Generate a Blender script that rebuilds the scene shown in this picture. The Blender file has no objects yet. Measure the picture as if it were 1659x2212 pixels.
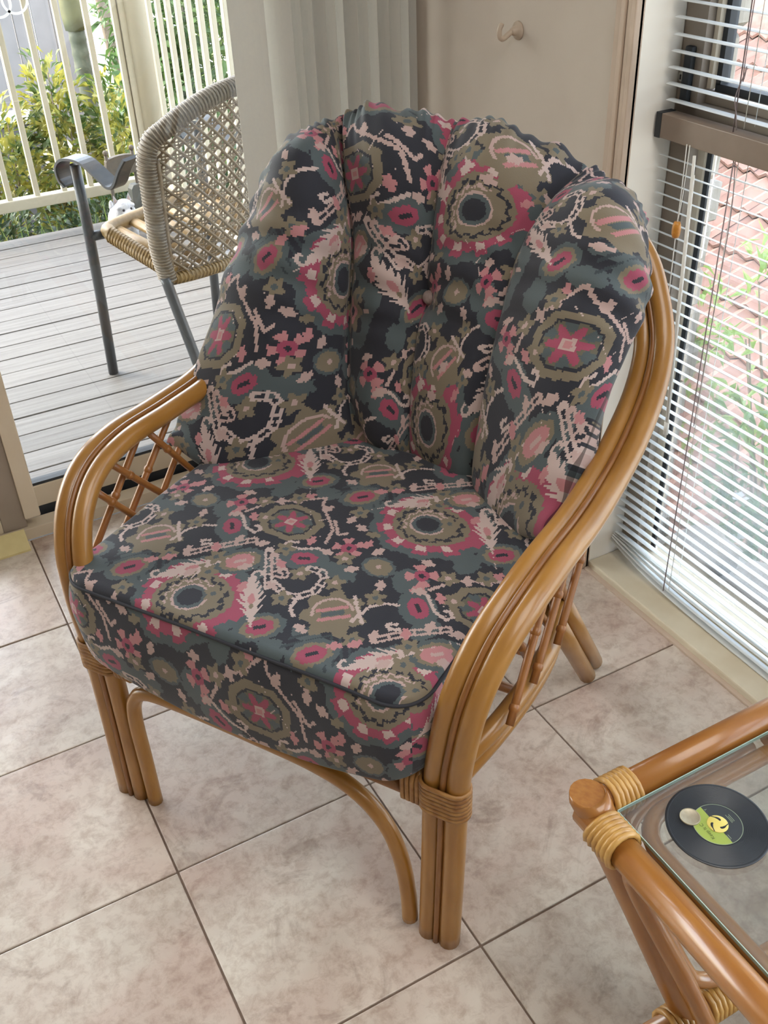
import bpy, bmesh, math, random
import numpy as np
from mathutils import Vector, Matrix

# ------------------------------------------------------------------ camera, world, sun, lights, exposure
sc = bpy.context.scene
col = sc.collection
PI = math.pi
cam_d = bpy.data.cameras.new('camera')
cam = bpy.data.objects.new('camera', cam_d)
col.objects.link(cam)
F_PX = 2168.0
cam_d.sensor_fit = 'VERTICAL'
cam_d.sensor_height = 36.0
cam_d.lens = F_PX / 2212 * 36.0
cam_d.clip_start = 0.02
CR = (0.8756180, -0.4816388, -0.0362933)
CD = (-0.3026708, -0.4885900, -0.8183338)
CF = (0.3764088, 0.7275327, -0.5735961)
cam.matrix_world = Matrix(((CR[0], -CD[0], -CF[0], 0.238), (CR[1], -CD[1], -CF[1], -2.400),
                           (CR[2], -CD[2], -CF[2], 1.584), (0, 0, 0, 1)))
sc.camera = cam

world = bpy.data.worlds.new('world')
sc.world = world
world.use_nodes = True
wn = world.node_tree
sky = wn.nodes.new('ShaderNodeTexSky')
sky.sky_type = 'NISHITA'
sky.sun_disc = False
sky.sun_elevation = math.radians(48)
sky.sun_rotation = math.radians(-45)
sky.air_density = 1.2
sky.dust_density = 3.0
bgn = wn.nodes['Background']
# bright hazy sky: the clear-sky model veiled by an even white haze
haze = wn.nodes.new('ShaderNodeMixRGB')
haze.inputs['Fac'].default_value = 0.75
haze.inputs['Color2'].default_value = (1.0, 0.985, 0.96, 1)
wn.links.new(sky.outputs['Color'], haze.inputs['Color1'])
wn.links.new(haze.outputs['Color'], bgn.inputs['Color'])
bgn.inputs['Strength'].default_value = 4.2

sun_d = bpy.data.lights.new('sun', 'SUN')
sun_d.energy = 3.0
sun_d.angle = math.radians(22)
sun_d.color = (1.0, 0.95, 0.86)
sun = bpy.data.objects.new('sun', sun_d)
col.objects.link(sun)
sun.rotation_euler = Vector((0.50, -0.52, -0.69)).to_track_quat('-Z', 'Y').to_euler()

lamp_d = bpy.data.lights.new('interior_fill', 'AREA')  # added fill light to brighten the room, no fixture belongs to it
lamp_d.shape = 'RECTANGLE'
lamp_d.size = 1.1
lamp_d.size_y = 2.0
lamp_d.energy = 30
lamp_d.color = (1.0, 0.975, 0.94)
lamp = bpy.data.objects.new('interior_fill', lamp_d)
col.objects.link(lamp)
lamp.location = (1.0, -2.5, 2.46)

sc.view_settings.view_transform = 'Standard'
sc.view_settings.look = 'None'
sc.view_settings.gamma = 1.0
sc.view_settings.use_curve_mapping = False
sc.view_settings.exposure = 0.12

# ------------------------------------------------------------------ helpers
def lin(c):
    return tuple(((x / 12.92) if x <= 0.04045 else ((x + 0.055) / 1.055) ** 2.4) for x in c)

def rgb(h):
    h = h.lstrip('#')
    return lin(tuple(int(h[i:i + 2], 16) / 255 for i in (0, 2, 4)))

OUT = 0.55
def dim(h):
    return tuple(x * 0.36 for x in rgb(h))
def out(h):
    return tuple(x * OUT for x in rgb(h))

def setp(o, label=None, cat=None, group=None, kind=None):
    if label: o['label'] = label
    if cat: o['category'] = cat
    if group: o['group'] = group
    if kind: o['kind'] = kind
    return o

def empty(name, loc=(0, 0, 0), rz=0, label=None, cat=None, group=None, kind=None):
    o = bpy.data.objects.new(name, None)
    o.empty_display_size = 0.05
    col.objects.link(o)
    o.location = loc
    o.rotation_euler = (0, 0, rz)
    return setp(o, label, cat, group, kind)

class MB:
    """collects shapes; build() links them as ONE mesh object"""
    def __init__(self):
        self.v = []; self.f = []; self.uv = []; self.sm = []
    def add(self, verts, faces, smooth=False, uvs=None):
        b = len(self.v)
        self.v.extend([tuple(p) for p in verts])
        for i, f in enumerate(faces):
            self.f.append(tuple(b + k for k in f))
            self.sm.append(smooth)
            self.uv.append(uvs[i] if uvs else None)
        return self
    def box(self, a, b, bev=0.0):
        x0, x1 = sorted((a[0], b[0])); y0, y1 = sorted((a[1], b[1])); z0, z1 = sorted((a[2], b[2]))
        if bev <= 0:
            vs = [(x0, y0, z0), (x1, y0, z0), (x1, y1, z0), (x0, y1, z0), (x0, y0, z1), (x1, y0, z1), (x1, y1, z1), (x0, y1, z1)]
            fs = [(3, 2, 1, 0), (4, 5, 6, 7), (0, 1, 5, 4), (1, 2, 6, 5), (2, 3, 7, 6), (3, 0, 4, 7)]
            return self.add(vs, fs)
        bm = bmesh.new()
        bmesh.ops.create_cube(bm, size=1)
        bmesh.ops.scale(bm, vec=(x1 - x0, y1 - y0, z1 - z0), verts=bm.verts)
        bmesh.ops.translate(bm, vec=((x0 + x1) / 2, (y0 + y1) / 2, (z0 + z1) / 2), verts=bm.verts)
        bmesh.ops.bevel(bm, geom=bm.edges[:], offset=bev, segments=2, affect='EDGES', profile=0.6)
        bm.verts.index_update()
        self.add([v.co[:] for v in bm.verts], [[v.index for v in f.verts] for f in bm.faces])
        bm.free()
        return self
    def prism(self, poly, axis, a, b, smooth=False):
        """extrude a 2D polygon along axis 0/1/2 from a to b"""
        n = len(poly)
        def P(p, t):
            q = [0, 0, 0]; o = [i for i in range(3) if i != axis]
            q[axis] = t; q[o[0]] = p[0]; q[o[1]] = p[1]
            return tuple(q)
        vs = [P(p, a) for p in poly] + [P(p, b) for p in poly]
        fs = [tuple(range(n))[::-1], tuple(range(n, 2 * n))]
        fs += [(i, (i + 1) % n, n + (i + 1) % n, n + i) for i in range(n)]
        return self.add(vs, fs, smooth)
    def tube(self, pts, r, seg=10, caps=True, closed=False, squash=None, up=None):
        pts = [Vector(p) for p in pts]
        n = len(pts)
        rs = r if hasattr(r, '__len__') else [r] * n
        tang = []
        for i in range(n):
            if closed: t = pts[(i + 1) % n] - pts[i - 1]
            else: t = pts[min(i + 1, n - 1)] - pts[max(i - 1, 0)]
            tang.append(t.normalized() if t.length > 1e-9 else Vector((0, 0, 1)))
        ref = Vector(up) if up else (Vector((0, 0, 1)) if abs(tang[0].z) < 0.9 else Vector((1, 0, 0)))
        nx = (ref - tang[0] * ref.dot(tang[0])).normalized()
        vs = []; L = 0.0; ls = []
        sq = squash or (1, 1)
        for i in range(n):
            if i:
                L += (pts[i] - pts[i - 1]).length
                q = tang[i - 1].rotation_difference(tang[i])
                if up:
                    nx = Vector(up) - tang[i] * Vector(up).dot(tang[i]); nx.normalize()
                else:
                    nx = (q @ nx); nx = (nx - tang[i] * nx.dot(tang[i])).normalized()
            ny = tang[i].cross(nx)
            ls.append(L)
            for k in range(seg):
                a = 2 * PI * k / seg
                vs.append(pts[i] + (nx * (math.cos(a) * sq[0]) + ny * (math.sin(a) * sq[1])) * rs[i])
        fs = []; uv = []
        m = n if closed else n - 1
        for i in range(m):
            j = (i + 1) % n
            for k in range(seg):
                k2 = (k + 1) % seg
                fs.append((i * seg + k, i * seg + k2, j * seg + k2, j * seg + k))
                lj = ls[j] if j > i else ls[i] + 0.02
                uv.append(((k / seg, ls[i]), ((k + 1) / seg, ls[i]), ((k + 1) / seg, lj), (k / seg, lj)))
        self.add(vs, fs, True, uv)
        if caps and not closed:
            b = len(self.v) - n * seg
            self.f.append(tuple(b + k for k in range(seg))[::-1]); self.sm.append(False); self.uv.append(None)
            self.f.append(tuple(b + (n - 1) * seg + k for k in range(seg))); self.sm.append(False); self.uv.append(None)
        return self
    def lathe(self, prof, seg=20, c=(0, 0, 0), axis=None):
        """prof: (radius, height) list; axis: optional Vector direction"""
        q = Vector((0, 0, 1)).rotation_difference(Vector(axis).normalized()) if axis else None
        vs = []
        for (r, z) in prof:
            for k in range(seg):
                a = 2 * PI * k / seg
                p = Vector((r * math.cos(a), r * math.sin(a), z))
                if q: p = q @ p
                vs.append((p.x + c[0], p.y + c[1], p.z + c[2]))
        n = len(prof); fs = []
        for i in range(n - 1):
            for k in range(seg):
                k2 = (k + 1) % seg
                fs.append((i * seg + k, i * seg + k2, (i + 1) * seg + k2, (i + 1) * seg + k))
        fs.append(tuple(range(seg))[::-1]); fs.append(tuple((n - 1) * seg + k for k in range(seg)))
        return self.add(vs, fs, True)
    def ball(self, c, r, seg=12, rings=8):
        rr = r if hasattr(r, '__len__') else (r, r, r)
        vs = []; fs = []
        for i in range(rings + 1):
            th = PI * i / rings
            for k in range(seg):
                a = 2 * PI * k / seg
                vs.append((c[0] + rr[0] * math.sin(th) * math.cos(a), c[1] + rr[1] * math.sin(th) * math.sin(a), c[2] + rr[2] * math.cos(th)))
        for i in range(rings):
            for k in range(seg):
                k2 = (k + 1) % seg
                fs.append((i * seg + k, (i + 1) * seg + k, (i + 1) * seg + k2, i * seg + k2))
        return self.add(vs, fs, True)
    def mesh(self, name):
        me = bpy.data.meshes.new(name)
        me.from_pydata(self.v, [], self.f)
        me.polygons.foreach_set('use_smooth', self.sm)
        if any(self.uv):
            ul = me.uv_layers.new(name='uv')
            for p, u in zip(me.polygons, self.uv):
                if u:
                    for li, c in zip(p.loop_indices, u): ul.data[li].uv = c
        me.update()
        return me
    def build(self, name, mat, parent=None, **kw):
        me = self.mesh(name)
        me.materials.append(mat)
        return link(name, me, parent, **kw)

def link(name, me, parent=None, **kw):
    o = bpy.data.objects.new(name, me)
    col.objects.link(o)
    if parent: o.parent = parent
    return setp(o, **kw)

def cr(pts, n=8, closed=False):
    """Catmull-Rom resample"""
    p = np.array(pts, float)
    if closed: q = np.vstack([p[-1], p, p[0], p[1]])
    else: q = np.vstack([2 * p[0] - p[1], p, 2 * p[-1] - p[-2]])
    out = []
    for i in range(1, len(q) - 2):
        a, b, c, d = q[i - 1:i + 3]
        for k in range(n):
            t = k / n
            out.append(.5 * (2 * b + (c - a) * t + (2 * a - 5 * b + 4 * c - d) * t * t + (-a + 3 * b - 3 * c + d) * t ** 3))
    if not closed: out.append(p[-1])
    return np.array(out)

def copy_tree(o, parent=None):
    c = o.copy(); col.objects.link(c)
    if parent: c.parent = parent
    for ch in list(o.children): copy_tree(ch, c)
    return c

# ------------------------------------------------------------------ materials
def new_mat(name):
    m = bpy.data.materials.new(name); m.use_nodes = True
    nt = m.node_tree
    return m, nt, nt.nodes['Principled BSDF']

def N(nt, t, **kw):
    n = nt.nodes.new(t)
    for k, v in kw.items(): setattr(n, k, v)
    return n

def mat(name, c, rough=0.6, c2=None, scale=20, detail=4, bump=0.0, metal=0.0, coat=0.0, spec=0.5, stretch=None, coords='Object', lo=0.35, hi=0.65, bscale=None, rand=0.0, trans=0.0):
    m, nt, bs = new_mat(name)
    bs.inputs['Base Color'].default_value = (*c, 1)
    bs.inputs['Roughness'].default_value = rough
    bs.inputs['Metallic'].default_value = metal
    bs.inputs['Coat Weight'].default_value = coat
    bs.inputs['Coat Roughness'].default_value = 0.12
    bs.inputs['Specular IOR Level'].default_value = spec
    if c2 or bump:
        tc = N(nt, 'ShaderNodeTexCoord'); mp = N(nt, 'ShaderNodeMapping')
        nt.links.new(tc.outputs[coords], mp.inputs['Vector'])
        if stretch: mp.inputs['Scale'].default_value = stretch
        nz = N(nt, 'ShaderNodeTexNoise'); nz.inputs['Scale'].default_value = scale; nz.inputs['Detail'].default_value = detail
        nt.links.new(mp.outputs[0], nz.inputs['Vector'])
        if c2:
            rp = N(nt, 'ShaderNodeValToRGB')
            rp.color_ramp.elements[0].position = lo; rp.color_ramp.elements[1].position = hi
            rp.color_ramp.elements[0].color = (*c, 1); rp.color_ramp.elements[1].color = (*c2, 1)
            nt.links.new(nz.outputs['Fac'], rp.inputs['Fac'])
            out = rp.outputs['Color']
            if rand:
                oi = N(nt, 'ShaderNodeObjectInfo'); hs = N(nt, 'ShaderNodeHueSaturation')
                mr = N(nt, 'ShaderNodeMapRange'); mr.inputs['To Min'].default_value = 1 - rand; mr.inputs['To Max'].default_value = 1 + rand
                nt.links.new(oi.outputs['Random'], mr.inputs['Value']); nt.links.new(mr.outputs[0], hs.inputs['Value'])
                nt.links.new(out, hs.inputs['Color']); out = hs.outputs['Color']
                # shift the noise per object
                ad = N(nt, 'ShaderNodeVectorMath', operation='ADD'); sc_ = N(nt, 'ShaderNodeVectorMath', operation='SCALE')
                cb = N(nt, 'ShaderNodeCombineXYZ')
                for k in ('X', 'Y', 'Z'): nt.links.new(oi.outputs['Random'], cb.inputs[k])
                nt.links.new(cb.outputs[0], sc_.inputs[0]); sc_.inputs['Scale'].default_value = 37.0
                nt.links.new(mp.outputs[0], ad.inputs[0]); nt.links.new(sc_.outputs[0], ad.inputs[1])
                nt.links.new(ad.outputs[0], nz.inputs['Vector'])
            nt.links.new(out, bs.inputs['Base Color'])
        if bump:
            nb = nz
            if bscale:
                nb = N(nt, 'ShaderNodeTexNoise'); nb.inputs['Scale'].default_value = bscale; nb.inputs['Detail'].default_value = 5
                nt.links.new(mp.outputs[0], nb.inputs['Vector'])
            bp = N(nt, 'ShaderNodeBump'); bp.inputs['Strength'].default_value = bump; bp.inputs['Distance'].default_value = 0.01
            nt.links.new(nb.outputs['Fac'], bp.inputs['Height']); nt.links.new(bp.outputs[0], bs.inputs['Normal'])
    if trans:
        tr = N(nt, 'ShaderNodeBsdfTranslucent'); mx = N(nt, 'ShaderNodeMixShader'); mx.inputs[0].default_value = trans
        src = bs.inputs['Base Color']
        if src.is_linked: nt.links.new(src.links[0].from_socket, tr.inputs['Color'])
        else: tr.inputs['Color'].default_value = (*c, 1)
        nt.links.new(bs.outputs[0], mx.inputs[1]); nt.links.new(tr.outputs[0], mx.inputs[2])
        nt.links.new(mx.outputs[0], nt.nodes['Material Output'].inputs['Surface'])
    return m

def glass(name, tint=(1, 1, 1), refl=1.0, f0=0.06):
    m, nt, bs = new_mat(name)
    nt.nodes.remove(bs)
    tr = N(nt, 'ShaderNodeBsdfTransparent'); tr.inputs['Color'].default_value = (*tint, 1)
    gl = N(nt, 'ShaderNodeBsdfGlossy'); gl.inputs['Roughness'].default_value = 0.0
    lw = N(nt, 'ShaderNodeLayerWeight'); lw.inputs['Blend'].default_value = 0.25
    mr = N(nt, 'ShaderNodeMath', operation='MULTIPLY_ADD'); mr.inputs[1].default_value = 0.9 * refl; mr.inputs[2].default_value = f0 * refl
    mr.use_clamp = True
    nt.links.new(lw.outputs['Fresnel'], mr.inputs[0])
    mx = N(nt, 'ShaderNodeMixShader')
    nt.links.new(mr.outputs[0], mx.inputs[0]); nt.links.new(tr.outputs[0], mx.inputs[1]); nt.links.new(gl.outputs[0], mx.inputs[2])
    nt.links.new(mx.outputs[0], nt.nodes['Material Output'].inputs['Surface'])
    return m

M = {}
M['rattan'] = mat('varnished_rattan', rgb('#8f6122'), 0.34, rgb('#a27436'), 1.0, 5, 0.06, coat=0.35, coords='UV', stretch=(5, 9, 1), lo=0.3, hi=0.7)
M['rattan_dark'] = mat('rattan_core', rgb('#784a1d'), 0.4, rgb('#8e5f2d'), 1.0, 4, 0.05, coat=0.2, coords='UV', stretch=(4, 12, 1))
M['rattan_stick'] = mat('rattan_stick', rgb('#84501f'), 0.42, rgb('#9c6832'), 1.0, 4, 0.05, coat=0.15, coords='UV', stretch=(3, 14, 1))
M['binding'] = mat('rattan_binding', rgb('#85592a'), 0.5, rgb('#a0753f'), 60, 3, 0.1, coat=0.1)
M['table_rattan'] = mat('table_rattan', rgb('#915b26'), 0.32, rgb('#a57034'), 1.0, 5, 0.05, coat=0.5, coords='UV', stretch=(5, 8, 1), lo=0.3, hi=0.7)
M['table_binding'] = mat('table_binding', rgb('#a97c3c'), 0.42, rgb('#c09550'), 40, 3, 0.1, coat=0.25)
M['clear_plastic'] = mat('clear_plastic', rgb('#b9b9b2'), 0.25)
M['cream_metal'] = mat('cream_aluminium', rgb('#c9bba4'), 0.45, rgb('#cec1ab'), 8)
M['cream_sill'] = mat('cream_painted_sill', rgb('#c7bba2'), 0.5, rgb('#cfc5ae'), 14, 3)
M['gasket'] = mat('rubber_gasket', rgb('#2b2f33'), 0.6)
M['taupe_metal'] = mat('taupe_window_frame', rgb('#8d8073'), 0.5, rgb('#94887b'), 9)
M['rail_metal'] = mat('brown_headrail', rgb('#857669'), 0.42, rgb('#8b7c6f'), 20)
M['wall'] = mat('painted_wall', rgb('#bfb4a8'), 0.85, rgb('#c4baae'), 6, 3, 0.03, bscale=120)
M['reveal'] = mat('white_reveal', rgb('#ebe8df'), 0.8)
M['ceiling'] = mat('ceiling_paint', rgb('#e6e2da'), 0.9)
M['trim'] = mat('beige_trim', rgb('#b3a08e'), 0.5, rgb('#bca997'), 12)
M['grout'] = mat('grout', rgb('#6f5d50'), 0.9, rgb('#7d6a5c'), 60)
M['slat_white'] = mat('white_blind_slat', rgb('#e6eaea'), 0.4, trans=0.25)
M['vane'] = mat('vertical_blind_fabric', rgb('#d4d2cb'), 0.85, rgb('#d6d4cc'), 150, 2, 0.0, trans=0.26)
M['cord'] = mat('blind_cord', rgb('#dcdcd6'), 0.6)
M['cord_dark'] = mat('blind_lift_cord', rgb('#85797a'), 0.6)
M['amber'] = mat('amber_tassel', rgb('#c98d3c'), 0.35, rgb('#b5752a'), 90)
M['deck'] = mat('weathered_deck_board', rgb('#4f4c49'), 0.62, rgb('#62605d'), 3, 6, 0.25, stretch=(1.0, 22, 5), rand=0.10, lo=0.3, hi=0.7)
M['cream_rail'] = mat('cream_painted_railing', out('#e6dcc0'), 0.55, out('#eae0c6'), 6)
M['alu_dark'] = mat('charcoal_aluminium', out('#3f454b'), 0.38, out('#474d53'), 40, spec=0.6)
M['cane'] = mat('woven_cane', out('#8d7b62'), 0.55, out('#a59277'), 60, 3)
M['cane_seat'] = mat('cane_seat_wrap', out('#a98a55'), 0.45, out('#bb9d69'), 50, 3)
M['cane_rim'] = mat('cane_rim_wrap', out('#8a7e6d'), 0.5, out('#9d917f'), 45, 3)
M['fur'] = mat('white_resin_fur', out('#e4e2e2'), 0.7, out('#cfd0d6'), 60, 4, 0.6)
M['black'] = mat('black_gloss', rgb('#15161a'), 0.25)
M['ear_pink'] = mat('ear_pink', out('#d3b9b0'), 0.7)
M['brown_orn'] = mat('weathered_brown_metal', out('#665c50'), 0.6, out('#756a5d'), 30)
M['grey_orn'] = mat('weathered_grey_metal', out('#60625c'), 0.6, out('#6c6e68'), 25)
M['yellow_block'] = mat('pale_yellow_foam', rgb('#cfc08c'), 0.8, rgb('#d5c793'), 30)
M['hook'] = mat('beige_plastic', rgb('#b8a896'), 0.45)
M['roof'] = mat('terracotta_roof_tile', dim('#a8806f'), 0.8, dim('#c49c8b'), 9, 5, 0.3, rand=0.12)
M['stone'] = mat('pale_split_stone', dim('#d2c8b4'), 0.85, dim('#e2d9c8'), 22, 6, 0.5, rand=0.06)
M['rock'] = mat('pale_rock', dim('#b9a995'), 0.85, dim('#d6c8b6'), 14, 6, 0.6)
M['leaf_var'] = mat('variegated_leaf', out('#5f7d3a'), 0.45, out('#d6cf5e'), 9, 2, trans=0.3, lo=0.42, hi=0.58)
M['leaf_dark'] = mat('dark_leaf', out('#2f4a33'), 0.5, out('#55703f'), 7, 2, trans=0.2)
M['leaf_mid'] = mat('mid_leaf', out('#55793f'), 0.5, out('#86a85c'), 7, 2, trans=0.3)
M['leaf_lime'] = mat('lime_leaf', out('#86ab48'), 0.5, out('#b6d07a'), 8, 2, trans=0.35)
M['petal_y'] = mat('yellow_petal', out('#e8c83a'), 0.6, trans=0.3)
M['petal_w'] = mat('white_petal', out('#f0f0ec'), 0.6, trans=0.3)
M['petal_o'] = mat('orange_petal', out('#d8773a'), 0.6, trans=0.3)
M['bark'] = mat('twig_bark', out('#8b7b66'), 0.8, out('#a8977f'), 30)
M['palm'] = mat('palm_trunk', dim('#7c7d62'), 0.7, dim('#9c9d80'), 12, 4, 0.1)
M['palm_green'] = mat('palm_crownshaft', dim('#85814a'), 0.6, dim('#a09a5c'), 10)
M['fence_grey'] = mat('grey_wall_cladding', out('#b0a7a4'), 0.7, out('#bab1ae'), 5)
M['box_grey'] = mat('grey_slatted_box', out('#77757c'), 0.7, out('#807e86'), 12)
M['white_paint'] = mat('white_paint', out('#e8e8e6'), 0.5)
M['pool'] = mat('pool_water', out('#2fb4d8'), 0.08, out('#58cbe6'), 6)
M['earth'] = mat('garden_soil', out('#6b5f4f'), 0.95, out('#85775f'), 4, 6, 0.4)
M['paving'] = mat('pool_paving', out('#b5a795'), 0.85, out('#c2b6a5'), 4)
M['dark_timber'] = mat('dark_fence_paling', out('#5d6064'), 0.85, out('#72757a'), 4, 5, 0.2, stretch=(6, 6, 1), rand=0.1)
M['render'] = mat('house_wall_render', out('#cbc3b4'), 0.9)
M['glass'] = glass('door_glass', (0.96, 0.975, 0.97), 0.9, 0.02)
M['wglass'] = glass('window_glass', (0.97, 0.98, 0.985), 0.7, 0.02)
M['tglass'] = glass('table_glass', (0.955, 0.98, 0.965), 1.0, 0.07)
M['gedge'] = mat('glass_edge', rgb('#a9c4ba'), 0.15, spec=0.8)
M['vinyl'] = mat('black_vinyl', rgb('#22262b'), 0.35)
M['lime'] = mat('lime_label', rgb('#93a548'), 0.6)
M['label_black'] = mat('label_black', rgb('#2e3338'), 0.5)
M['label_grey'] = mat('label_print', rgb('#8b9a82'), 0.5)
M['ink'] = mat('label_ink', rgb('#4d5c25'), 0.6)
M['yellow_plastic'] = mat('yellow_adapter', rgb('#d8c768'), 0.4)
M['coin'] = mat('dull_coin', rgb('#a79d86'), 0.42, rgb('#b0a690'), 300, metal=0.45)
M['coin_rim'] = mat('coin_rim', rgb('#cfc5a5'), 0.3, metal=0.8)
M['navy'] = mat('dark_blue_box', rgb('#3a4148'), 0.5)
M['decal'] = mat('frosted_decal', rgb('#e3e9ea'), 0.6, trans=0.5)
M['chrome'] = mat('lock_metal', rgb('#b9b9b4'), 0.3, metal=0.8)

# tile material: mottled stone look, per tile offset
def tile_mat():
    m, nt, bs = new_mat('stone_look_floor_tile')
    tc = N(nt, 'ShaderNodeTexCoord'); oi = N(nt, 'ShaderNodeObjectInfo')
    cb = N(nt, 'ShaderNodeCombineXYZ'); sc_ = N(nt, 'ShaderNodeVectorMath', operation='SCALE'); sc_.inputs['Scale'].default_value = 53.0
    ad = N(nt, 'ShaderNodeVectorMath', operation='ADD')
    for k in ('X', 'Y', 'Z'): nt.links.new(oi.outputs['Random'], cb.inputs[k])
    nt.links.new(cb.outputs[0], sc_.inputs[0]); nt.links.new(tc.outputs['Object'], ad.inputs[0]); nt.links.new(sc_.outputs[0], ad.inputs[1])
    def noise(s, d, dist=0.0, ro=0.55):
        n = N(nt, 'ShaderNodeTexNoise'); n.inputs['Scale'].default_value = s; n.inputs['Detail'].default_value = d
        n.inputs['Distortion'].default_value = dist; n.inputs['Roughness'].default_value = ro
        nt.links.new(ad.outputs[0], n.inputs['Vector']); return n
    def ramp(n, els):
        r = N(nt, 'ShaderNodeValToRGB'); e = r.color_ramp.elements
        while len(e) < len(els): e.new(0.5)
        for k, (p, c) in enumerate(els): e[k].position = p; e[k].color = (*c, 1)
        nt.links.new(n.outputs['Fac'], r.inputs['Fac']); return r
    a = ramp(noise(4.2, 5, 0.6), [(0.34, rgb('#b5a799')), (0.48, rgb('#c6bbad')), (0.62, rgb('#d2c9bb'))])
    b = ramp(noise(3.0, 4, 0.8), [(0.42, (0, 0, 0)), (0.64, (1, 1, 1))])
    mx = N(nt, 'ShaderNodeMixRGB', blend_type='MIX'); mx.inputs['Color2'].default_value = (*rgb('#b89e91'), 1)
    ml = N(nt, 'ShaderNodeMath', operation='MULTIPLY'); ml.inputs[1].default_value = 0.55
    nt.links.new(b.outputs[0], ml.inputs[0]); nt.links.new(ml.outputs[0], mx.inputs['Fac']); nt.links.new(a.outputs[0], mx.inputs['Color1'])
    fsp = ramp(noise(38, 6, 0.3, 0.7), [(0.34, rgb('#b9a497')), (0.56, (1, 1, 1))])
    mu = N(nt, 'ShaderNodeMixRGB', blend_type='MULTIPLY'); mu.inputs['Fac'].default_value = 0.5
    nt.links.new(mx.outputs[0], mu.inputs['Color1']); nt.links.new(fsp.outputs[0], mu.inputs['Color2'])
    dk = ramp(noise(6.5, 6, 1.2, 0.65), [(0.34, rgb('#8d7466')), (0.43, (1, 1, 1))])
    mu2 = N(nt, 'ShaderNodeMixRGB', blend_type='MULTIPLY'); mu2.inputs['Fac'].default_value = 0.32
    nt.links.new(mu.outputs[0], mu2.inputs['Color1']); nt.links.new(dk.outputs[0], mu2.inputs['Color2'])
    hs = N(nt, 'ShaderNodeHueSaturation'); mr = N(nt, 'ShaderNodeMapRange'); mr.inputs['To Min'].default_value = 0.95; mr.inputs['To Max'].default_value = 1.06
    nt.links.new(oi.outputs['Random'], mr.inputs['Value']); nt.links.new(mr.outputs[0], hs.inputs['Value']); nt.links.new(mu2.outputs[0], hs.inputs['Color'])
    nt.links.new(hs.outputs[0], bs.inputs['Base Color'])
    bs.inputs['Roughness'].default_value = 0.33
    bp = N(nt, 'ShaderNodeBump'); bp.inputs['Strength'].default_value = 0.16; bp.inputs['Distance'].default_value = 0.01
    nt.links.new(noise(14, 6, 0.5).outputs['Fac'], bp.inputs['Height']); nt.links.new(bp.outputs[0], bs.inputs['Normal'])
    return m
M['tile'] = tile_mat()

# printed fabric: reads the print (a colour attribute) and adds a weave
def fabric_mat():
    m, nt, bs = new_mat('printed_ikat_fabric')
    at = N(nt, 'ShaderNodeAttribute'); at.attribute_name = 'print'
    nt.links.new(at.outputs['Color'], bs.inputs['Base Color'])
    bs.inputs['Roughness'].default_value = 0.82
    bs.inputs['Specular IOR Level'].default_value = 0.25
    bs.inputs['Sheen Weight'].default_value = 0.18
    bs.inputs['Sheen Roughness'].default_value = 0.45
    tc = N(nt, 'ShaderNodeTexCoord'); nz = N(nt, 'ShaderNodeTexNoise'); nz.inputs['Scale'].default_value = 420; nz.inputs['Detail'].default_value = 2
    nt.links.new(tc.outputs['Object'], nz.inputs['Vector'])
    bp = N(nt, 'ShaderNodeBump'); bp.inputs['Strength'].default_value = 0.12; bp.inputs['Distance'].default_value = 0.002
    nt.links.new(nz.outputs['Fac'], bp.inputs['Height']); nt.links.new(bp.outputs[0], bs.inputs['Normal'])
    return m
M['fabric'] = fabric_mat()
M['piping'] = mat('dark_piping', rgb('#26272e'), 0.8)
M['button'] = mat('fabric_button', rgb('#a08f8a'), 0.75, rgb('#8b7973'), 120)

# ------------------------------------------------------------------ setting: floor, walls, door, window
rnd = random.Random(7)
b = MB(); b.box((-3.6, -5.2, -0.05), (1.6, 0.0, -0.0035))
floor = b.build('floor', M['grout'], kind='structure')
b = MB(); b.box((0, 0, -0.02), (0.3962, 0.3962, 0.0), 0.0018)
tile_me = b.mesh('tile'); tile_me.materials.append(M['tile'])
for i in range(-6, 4):
    for j in range(0, 10):
        t = link('tile', tile_me, floor)
        # quarter turns vary the mottling
        t.location = (i * 0.4 + 0.0019, -(j + 1) * 0.4 + 0.0019, rnd.uniform(-0.0012, 0.0006))

b = MB()
b.box((1.6, -0.873, 0), (1.78, 0.16, 2.6))
b.box((1.6, -4.9, 2.1), (1.78, -0.873, 2.6)); b.box((1.6, -5.2, 0), (1.78, -4.9, 2.6)); b.box((1.6, -4.9, -0.3), (1.78, -0.873, 0.0))
wall_east = b.build('wall_east', M['wall'], kind='structure')
b = MB(); b.box((1.6, -0.8735, 0.0), (1.699, -0.8705, 2.1)); b.build('reveal_lining', M['reveal'], wall_east)
b = MB(); b.box((-3.7, 0.0, 0), (-1.7, 0.16, 2.6)); b.box((-1.7, 0.0, 2.12), (1.6, 0.16, 2.6))
b.build('wall_north', M['wall'], kind='structure')
b = MB(); b.box((-3.75, -5.2, 0), (-3.6, 0.16, 2.6)); b.build('wall_west', M['wall'], kind='structure')
b = MB(); b.box((-3.75, -5.35, 0), (1.78, -5.2, 2.6)); b.build('wall_south', M['wall'], kind='structure')
b = MB(); b.box((-3.7, -5.2, 2.5), (1.78, 0.16, 2.62)); b.build('ceiling', M['ceiling'], kind='structure')
# architrave beside the window
b = MB()
b.box((1.588, -0.826, 0), (1.6, -0.808, 2.16), 0.002); b.box((1.581, -0.843, 0), (1.6, -0.829, 2.16), 0.003)
b.box((1.584, -0.858, 0), (1.6, -0.845, 2.16), 0.002); b.box((1.579, -0.874, 0), (1.6, -0.860, 2.16), 0.003)
b.box((1.592, -0.874, 0), (1.6, -0.808, 2.16))
b.build('trim_1', M['trim'], kind='structure')
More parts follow.
